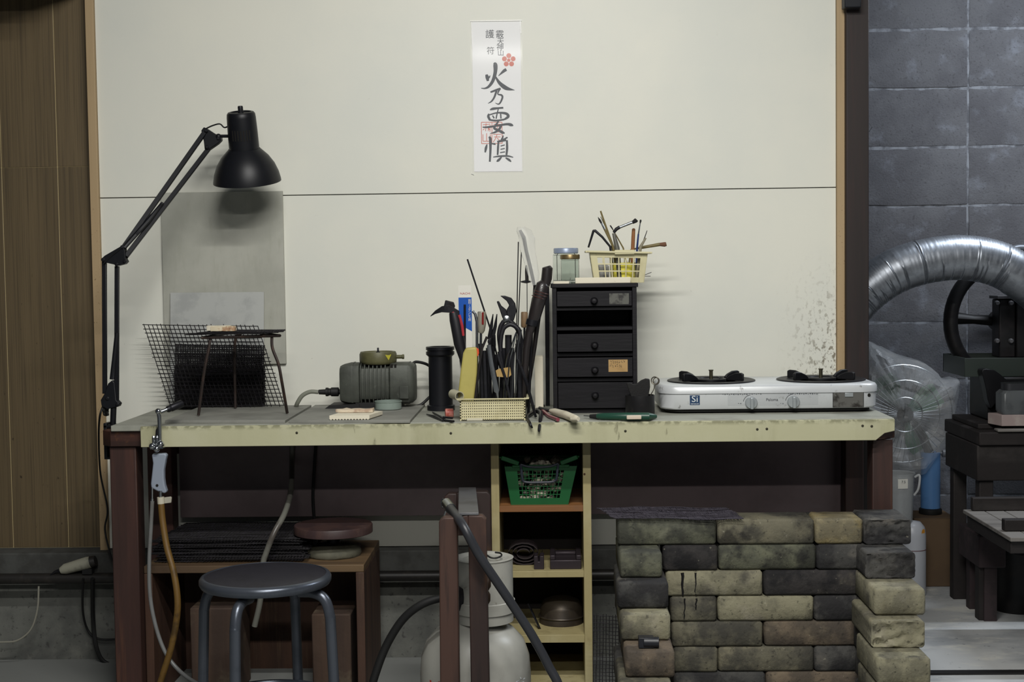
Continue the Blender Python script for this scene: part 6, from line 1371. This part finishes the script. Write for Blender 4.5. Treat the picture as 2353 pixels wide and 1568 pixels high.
# heavy dark stand the machine rests on
dkw = mat('dark_dusty_wood', '221d1c', 0.7, layers=[('3a3634', 8, 0.52, 0.70, 0.7, SX), ('1b1817', 14, 0.45, 0.65, 0.6)], bump=0.2)
dust = mat('dusty_wood_top', '77736e', 0.8, layers=[('4e4a47', 10, 0.45, 0.65, 0.8, SX)], bump=0.2)
YE = 0.36
ez = at(2270, 985, YE).z; ex0 = at(2250, 1010, YE).x
cst = thing('machine_stand', 'heavy dark timber stand carrying the rolling machine', 'stand', (ex0+0.3, YE+0.25, 0))
new('top_timber', MB().box(ex0, ex0+0.8, YE, YE+0.40, ez-0.055, ez-0.012), dkw, cst, bev=0.004)
new('top_plate', MB().box(ex0+0.02, ex0+0.8, YE+0.08, YE+0.38, ez-0.0115, ez+0.006), dkw, cst, bev=0.003)
new('edge_lath', MB().box(ex0+0.055, ex0+0.8, YE-0.012, YE+0.03, ez-0.011, ez-0.002), dust, cst, bev=0.003)
new('drawer_box', MB().box(ex0-0.002, ex0+0.8, YE+0.015, YE+0.38, ez-0.17, ez-0.056), dkw, cst, bev=0.004)
for x in (ex0+0.01, ex0+0.65):
    for y in (YE+0.03, YE+0.32):
        new('leg', MB().box(x, x+0.045, y, y+0.045, 0, ez-0.171), dkw, cst, bev=0.003)
new('foot_casting', MB().box(at(2262, 950, YE+0.2).x, ex0+0.75, YE+0.16, YE+0.37, ez+0.0065, tz0-0.001), dk, cst, bev=0.006)
pinkm = mat('pinkish_stone', '9c8c88', 0.7, layers=[('b5aca4', 12, 0.45, 0.65, 0.7)])
px_ = at(2286, 985, YE).x
new('whetstone', MB().prism([V((px_, YE+0.075, ez+0.0065)), V((px_+0.022, YE+0.0, ez+0.0065)), V((px_+0.2, YE+0.0, ez+0.0065)), V((px_+0.2, YE+0.075, ez+0.0065))], (0, 0, 0.036)), pinkm, label='pale pinkish whetstone block on the dark timber stand', cat='whetstone', bev=0.002)
gx = at(2345, 940, YE).x; gz_ = ez+0.0430
gj = thing('dusty_jar', 'dusty square glass jar standing on the pinkish whetstone', 'jar', (gx, YE+0.04, gz_))
dusty = mat('dusty_glass', '74787a', 0.35, trans=0.5, layers=[('4c4f52', 20, 0.45, 0.65, 0.6)])
g_ = sz(42, YE)
new('glass_body', MB().loft([rrect(gx-g_*0.92, gx+g_*0.92, YE+0.002, YE+0.074, gz_, 0.012), rrect(gx-g_, gx+g_, YE, YE+0.076, gz_+0.01, 0.014), rrect(gx-g_, gx+g_, YE, YE+0.076, gz_+0.066, 0.014), rrect(gx-g_*0.84, gx+g_*0.84, YE+0.006, YE+0.07, gz_+0.076, 0.014)]), dusty, gj)
new('lid', MB().loft([rrect(gx-g_*0.8, gx+g_*0.8, YE+0.007, YE+0.069, gz_+0.0765, 0.02), rrect(gx-g_*0.8, gx+g_*0.8, YE+0.007, YE+0.069, gz_+0.098, 0.02)]), mat('dark_tin_lid', '3c3d40', 0.4, 0.5), gj)
# lower bench of boards with rails
YR = -0.18
rz = at(2322, 1236, YR).z; rx = at(2322, 1236, YR).x
lo = thing('slatted_table', 'low dusty slatted table with side rails in the next bay', 'table', (rx+0.3, YR+0.22, 0))
for i in range(10):
    new('slat', MB().box(rx+0.06*i, rx+0.06*i+0.0575, YR, YR+0.46, rz-0.012, rz), dust, lo, bev=0.002)
new('rail', MB().box(rx+0.02, rx+0.6, YR+0.425, YR+0.45, rz+0.0005, rz+0.042), dkw, lo, bev=0.003)
new('rail', MB().box(rx+0.012, rx+0.6, YR+0.09, YR+0.12, rz+0.0005, rz+0.034), dkw, lo, bev=0.003)
new('apron', MB().box(rx+0.006, rx+0.6, YR+0.02, YR+0.04, rz-0.05, rz-0.0125), dkw, lo, bev=0.003)
new('apron', MB().box(rx+0.006, rx+0.03, YR+0.04, YR+0.44, rz-0.05, rz-0.0125), dkw, lo, bev=0.003)
for x in (rx+0.20, rx+0.55):
    for y in (YR+0.06, YR+0.40): new('leg', MB().box(x, x+0.04, y, y+0.04, 0, rz-0.0125), dkw, lo)
cx_ = at(2250, 1270, 0.37).x; ct_, cbm = at(2270, 1232, 0.37).z, at(2270, 1306, 0.37).z
cr = thing('wooden_crate', 'dark reddish wooden crate on legs behind the slatted table', 'crate', (cx_+0.04, 0.48, 0))
crm = mat('dark_crate_wood', '33282a', 0.7, layers=[('4a3d3e', 14, 0.5, 0.68, 0.7, SX), ('1f1a1a', 14, 0.45, 0.62, 0.6)], bump=0.2)
new('crate_body', MB().box(cx_, cx_+0.085, 0.37, 0.60, cbm, ct_), crm, cr, bev=0.004)
for y in (0.38, 0.54): new('leg', MB().box(cx_+0.02, cx_+0.06, y, y+0.04, 0, cbm), crm, cr)
# black bucket
by_ = gnd(2353, 1415, 0); bcx = by_.x+0.005; brr = 0.082
bk = thing('black_bucket', 'big black paint splashed bucket on the floor', 'bucket', (bcx, by_.y+brr, 0))
bh = at(2340, 1232, by_.y).z
new('pail', MB().lathe([(brr*0.9, 0), (brr*0.93, 0.006), (brr*1.08, bh), (brr*1.12, bh), (brr*1.12, bh+0.008), (brr*1.04, bh+0.008), (brr*0.88, 0.01), (0.001, 0.01)], (bcx, by_.y+brr, 0), (0, 0, 1), 40), mat('black_bucket_plastic', '151416', 0.5, layers=[('b9bcc0', 30, 0.72, 0.74, 0.8, (1, 1, 0.5)), ('28231f', 14, 0.5, 0.7, 0.6)]), bk)
new('bail', MB().tube([V((bcx+brr*1.1*math.cos(a), by_.y+brr-0.02*math.sin(a)-brr*0.9*math.sin(a), bh-0.02-0.04*math.sin(a))) for a in [math.pi*i/14 for i in range(15)]], 0.003, 6), dark_steel, bk)
# cardboard box
cb = gnd(2150, 1349, 0); cbx0, cbx1 = at(2100, 1300, cb.y).x, at(2195, 1300, cb.y).x
ctz = at(2150, 1193, cb.y).z
card = mat('brown_cardboard', '5f4c37', 0.75, layers=[('50402f', 8, 0.45, 0.65, 0.6)])
cbo = thing('cardboard_box', 'tall brown cardboard box standing on the floor by the block wall', 'box', ((cbx0+cbx1)/2, cb.y+0.06, 0))
new('carton', MB().box(cbx0, cbx1, cb.y, cb.y+0.16, 0, ctz), card, cbo, bev=0.003)
new('top_flap', MB().box(cbx0-0.001, cbx1+0.001, cb.y-0.001, cb.y+0.161, ctz, ctz+0.003), card, cbo, bev=0.001)
# fan with blue post under a plastic bag
YFn = cb.y+0.09
fzt = ctz+0.003
fan = thing('pedestal_fan', 'fan on a blue post wrapped in a clear plastic bag', 'fan', (at(2138, 1195, YFn).x, YFn, fzt))
bxp = at(2138, 1120, YFn).x
new('foot', MB().lathe([(0.038, 0), (0.040, 0.004), (0.040, 0.018), (0.034, 0.022)], (bxp, YFn, fzt), (0, 0, 1), 28), black_rub, fan)
new('post', MB().lathe([(0.034, 0.0), (0.034, at(2138, 1040, YFn).z-fzt-0.022)], (bxp, YFn, fzt+0.022), (0, 0, 1), 32), mat('blue_paint', '4f78a8', 0.4), fan)
fc = at(2072, 950, YFn); FR = sz(112, YFn); pz_ = at(2138, 1040, YFn).z
new('yoke', MB().tube([V((bxp, YFn, pz_-0.01)), V((bxp-0.03, YFn, pz_+0.06)), fc+V((0.02, 0.03, 0))], 0.016, 10), dk, fan)
new('lock_knob', MB().lathe([(0.006, -0.02), (0.006, 0), (0.014, 0.002), (0.014, 0.016), (0.010, 0.02)], at(2164, 1042, YFn), (1, 0, 0), 14), mat('grey_knob', '7a7c80', 0.4), fan)
new('motor', MB().lathe([(0.03, 0), (0.05, 0.02), (0.05, 0.09), (0.03, 0.12)], fc+V((0, 0.02, 0)), (0, 1, 0), 24), dk, fan)
for k in range(4):
    a = k*math.pi/2+0.5; bl_ = []
    for i in range(6):
        t = i/5; r0 = 0.03+t*(FR*0.88-0.03); w = 0.25+0.75*math.sin(math.pi*(0.15+0.7*t))
        a0, a1 = a-0.42*w, a+0.42*w
        bl_.append([fc+V((r0*math.cos(a0), -0.012, r0*math.sin(a0))), fc+V((r0*math.cos(a1), 0.014, r0*math.sin(a1))), fc+V((r0*math.cos(a1), 0.017, r0*math.sin(a1))), fc+V((r0*math.cos(a0), -0.009, r0*math.sin(a0)))])
    new('blade', MB().loft(bl_), mat('dark_green_blade', '2f5a44', 0.35), fan)
new('hub_cap', MB().lathe([(0.035, 0), (0.033, 0.02), (0.02, 0.028), (0.001, 0.03)], fc+V((0, -0.005, 0)), (0, -1, 0), 24), dk, fan)
gw = MB()
for i in range(48):
    a = 2*math.pi*i/48
    gw.tube([fc+V((0.03*math.cos(a), -0.05, 0.03*math.sin(a))), fc+V((FR*0.7*math.cos(a), -0.048, FR*0.7*math.sin(a))), fc+V((FR*math.cos(a), -0.015, FR*math.sin(a)))], 0.0011, 4)
for r1, y1 in ((FR, -0.015), (FR*0.7, -0.048), (FR*0.35, -0.05)): gw.ring(fc+V((0, y1, 0)), r1, 0.002, (0, 1, 0), 40, 5)
new('guard', gw, steel, fan)
# the bag: crumpled film round the fan head
bagm2 = mat('crumpled_film', 'd4d8da', 0.22, alpha=0.27, spec=0.9, bump=0.6, bscale=60, layers=[('f0f0ee', 12, 0.5, 0.62, 0.8)])
out = [(1990, 784), (2020, 796), (2070, 818), (2115, 832), (2145, 852), (2166, 872), (2196, 870), (2200, 885), (2194, 930), (2182, 975), (2186, 1002), (2165, 1030), (2145, 1055), (2128, 1078), (2118, 1090), (2090, 1092), (2055, 1090), (2015, 1080), (1985, 1060), (1965, 1000), (1962, 940), (1965, 870), (1975, 810)]
oc_ = spl([at(a, b, YFn) for a, b in out], 6, True); ctr = at(2075, 950, YFn); rings = []
for s, y in ((0.06, -0.114), (0.12, -0.114), (0.20, -0.113), (0.30, -0.112), (0.38, -0.110), (0.45, -0.108), (0.58, -0.104), (0.70, -0.098), (0.80, -0.090), (0.88, -0.076), (0.94, -0.058), (0.98, -0.036), (1.0, -0.012), (0.99, 0.02), (0.96, 0.055), (0.88, 0.09), (0.75, 0.125), (0.5, 0.15)):
    ring_ = []
    for i, p in enumerate(oc_):
        a = 2*math.pi*i/len(oc_); q = ctr+(p-ctr)*s
        qq = q+V((0, y, 0)); w = 1-2.4*abs(mnoise.noise(V((qq.x*9+qq.z*6, qq.y*6, qq.z*9-qq.x*6))))-1.1*abs(mnoise.noise(V((qq.x*26, qq.y*16, qq.z*20))))
        ring_.append(q+(p-ctr).normalized()*0.012*w*(0.35 if s > 0.97 else 1)+V((0, y+0.016*w, 0)))
    rings.append(ring_)
new('plastic_bag', MB().loft(rings, True), bagm2, fan, smooth=14, label='crumpled clear plastic bag')
# blue-black duct behind
new('dark_duct', MB().tube(spl(pts(YFn+0.25, (2150, 1110), (2175, 1118), (2195, 1132), (2205, 1160)), 10), [0.062+(0.0012 if i % 2 else -0.001) for i in range(31)], 24), mat('blue_black_duct', '20242c', 0.3, 0.4), label='short blue-black ribbed duct behind the blue fan post', cat='duct', smooth=70)
# clear jug and the small white cylinder in front of the box
YJ = cb.y-0.12
jz = at(2070, 1180, YJ).z
wcx = at(2096, 1270, YJ).x; wr_ = sz(31, YJ); wtop = at(2096, 1196, YJ).z
wc_ = thing('white_bottle', 'white gas bottle with an orange spot behind the brick hearth', 'gas bottle', (wcx, YJ, 0))
new('tank', MB().lathe([(wr_*0.95, 0), (wr_, 0.01), (wr_, wtop-0.05), (wr_*0.9, wtop-0.022), (wr_*0.6, wtop-0.005), (0.001, wtop)], (wcx, YJ, 0), (0, 0, 1), 36), mat('white_tank', 'b9bcc2', 0.35), wc_, smooth=60)
a_ = 0.75; new('orange_spot', MB().add([(wcx+(wr_*0.95)*math.sin(a_+0.22*math.cos(t)), YJ-(wr_*0.95)*math.cos(a_+0.22*math.cos(t))-0.001, wtop-0.036+0.011*math.sin(t)) for t in [2*math.pi*i/14 for i in range(14)]], [tuple(range(14))]), mat('orange_paint', 'e09a2c', 0.5), wc_)
new('red_band', MB().ring((wcx, YJ, wtop*0.62), wr_, 0.0012, (0, 0, 1), 36, 5), mat('dark_red_band', '5a1c20', 0.5), wc_)
jx = at(2062, 1130, YJ).x; jr = sz(38, YJ); jt = at(2062, 1088, YJ).z; jb = wtop+0.0005
jg = thing('clear_jug', 'clear plastic jug with a printed label standing on the white gas bottle', 'jug', (jx, YJ, jb))
clp = mat('clear_plastic_jug', 'b9bcbc', 0.15, alpha=0.4, spec=0.7)
new('jug_body', MB().lathe([(jr*0.9, 0), (jr, jt-jb), (jr*1.05, jt-jb), (jr*1.05, jt-jb+0.003), (jr*0.95, jt-jb), (jr*0.85, 0.004), (0.001, 0.004)], (jx, YJ, jb), (0, 0, 1), 32), clp, jg)
new('jug_handle', MB().tube(spl([V((jx+jr, YJ-0.01, jt-0.012)), V((jx+jr+0.014, YJ-0.02, jt-0.006)), V((jx+jr+0.010, YJ-0.02, jt-0.05)), V((jx+jr*0.97, YJ-0.01, jt-0.075))], 6), 0.004, 8), mat('clear_rod', 'd6d8d8', 0.1, alpha=0.6), jg)
pl_ = at(2060, 1105, YJ-jr)
new('label', MB().add([(jx+(jr+0.001)*math.sin(a), YJ-(jr+0.001)*math.cos(a), z) for z in (jt-0.045, jt-0.012) for a in (-0.2, 0.1, 0.4)], [(0, 1, 4, 3), (1, 2, 5, 4)]), cardw, jg)
new('lettering', lettering(MB(), '7.5', (jx+0.007, jt-0.022), 0.009, 0, wrap=(jx, YJ, jr+0.0022)), inkm, jg)
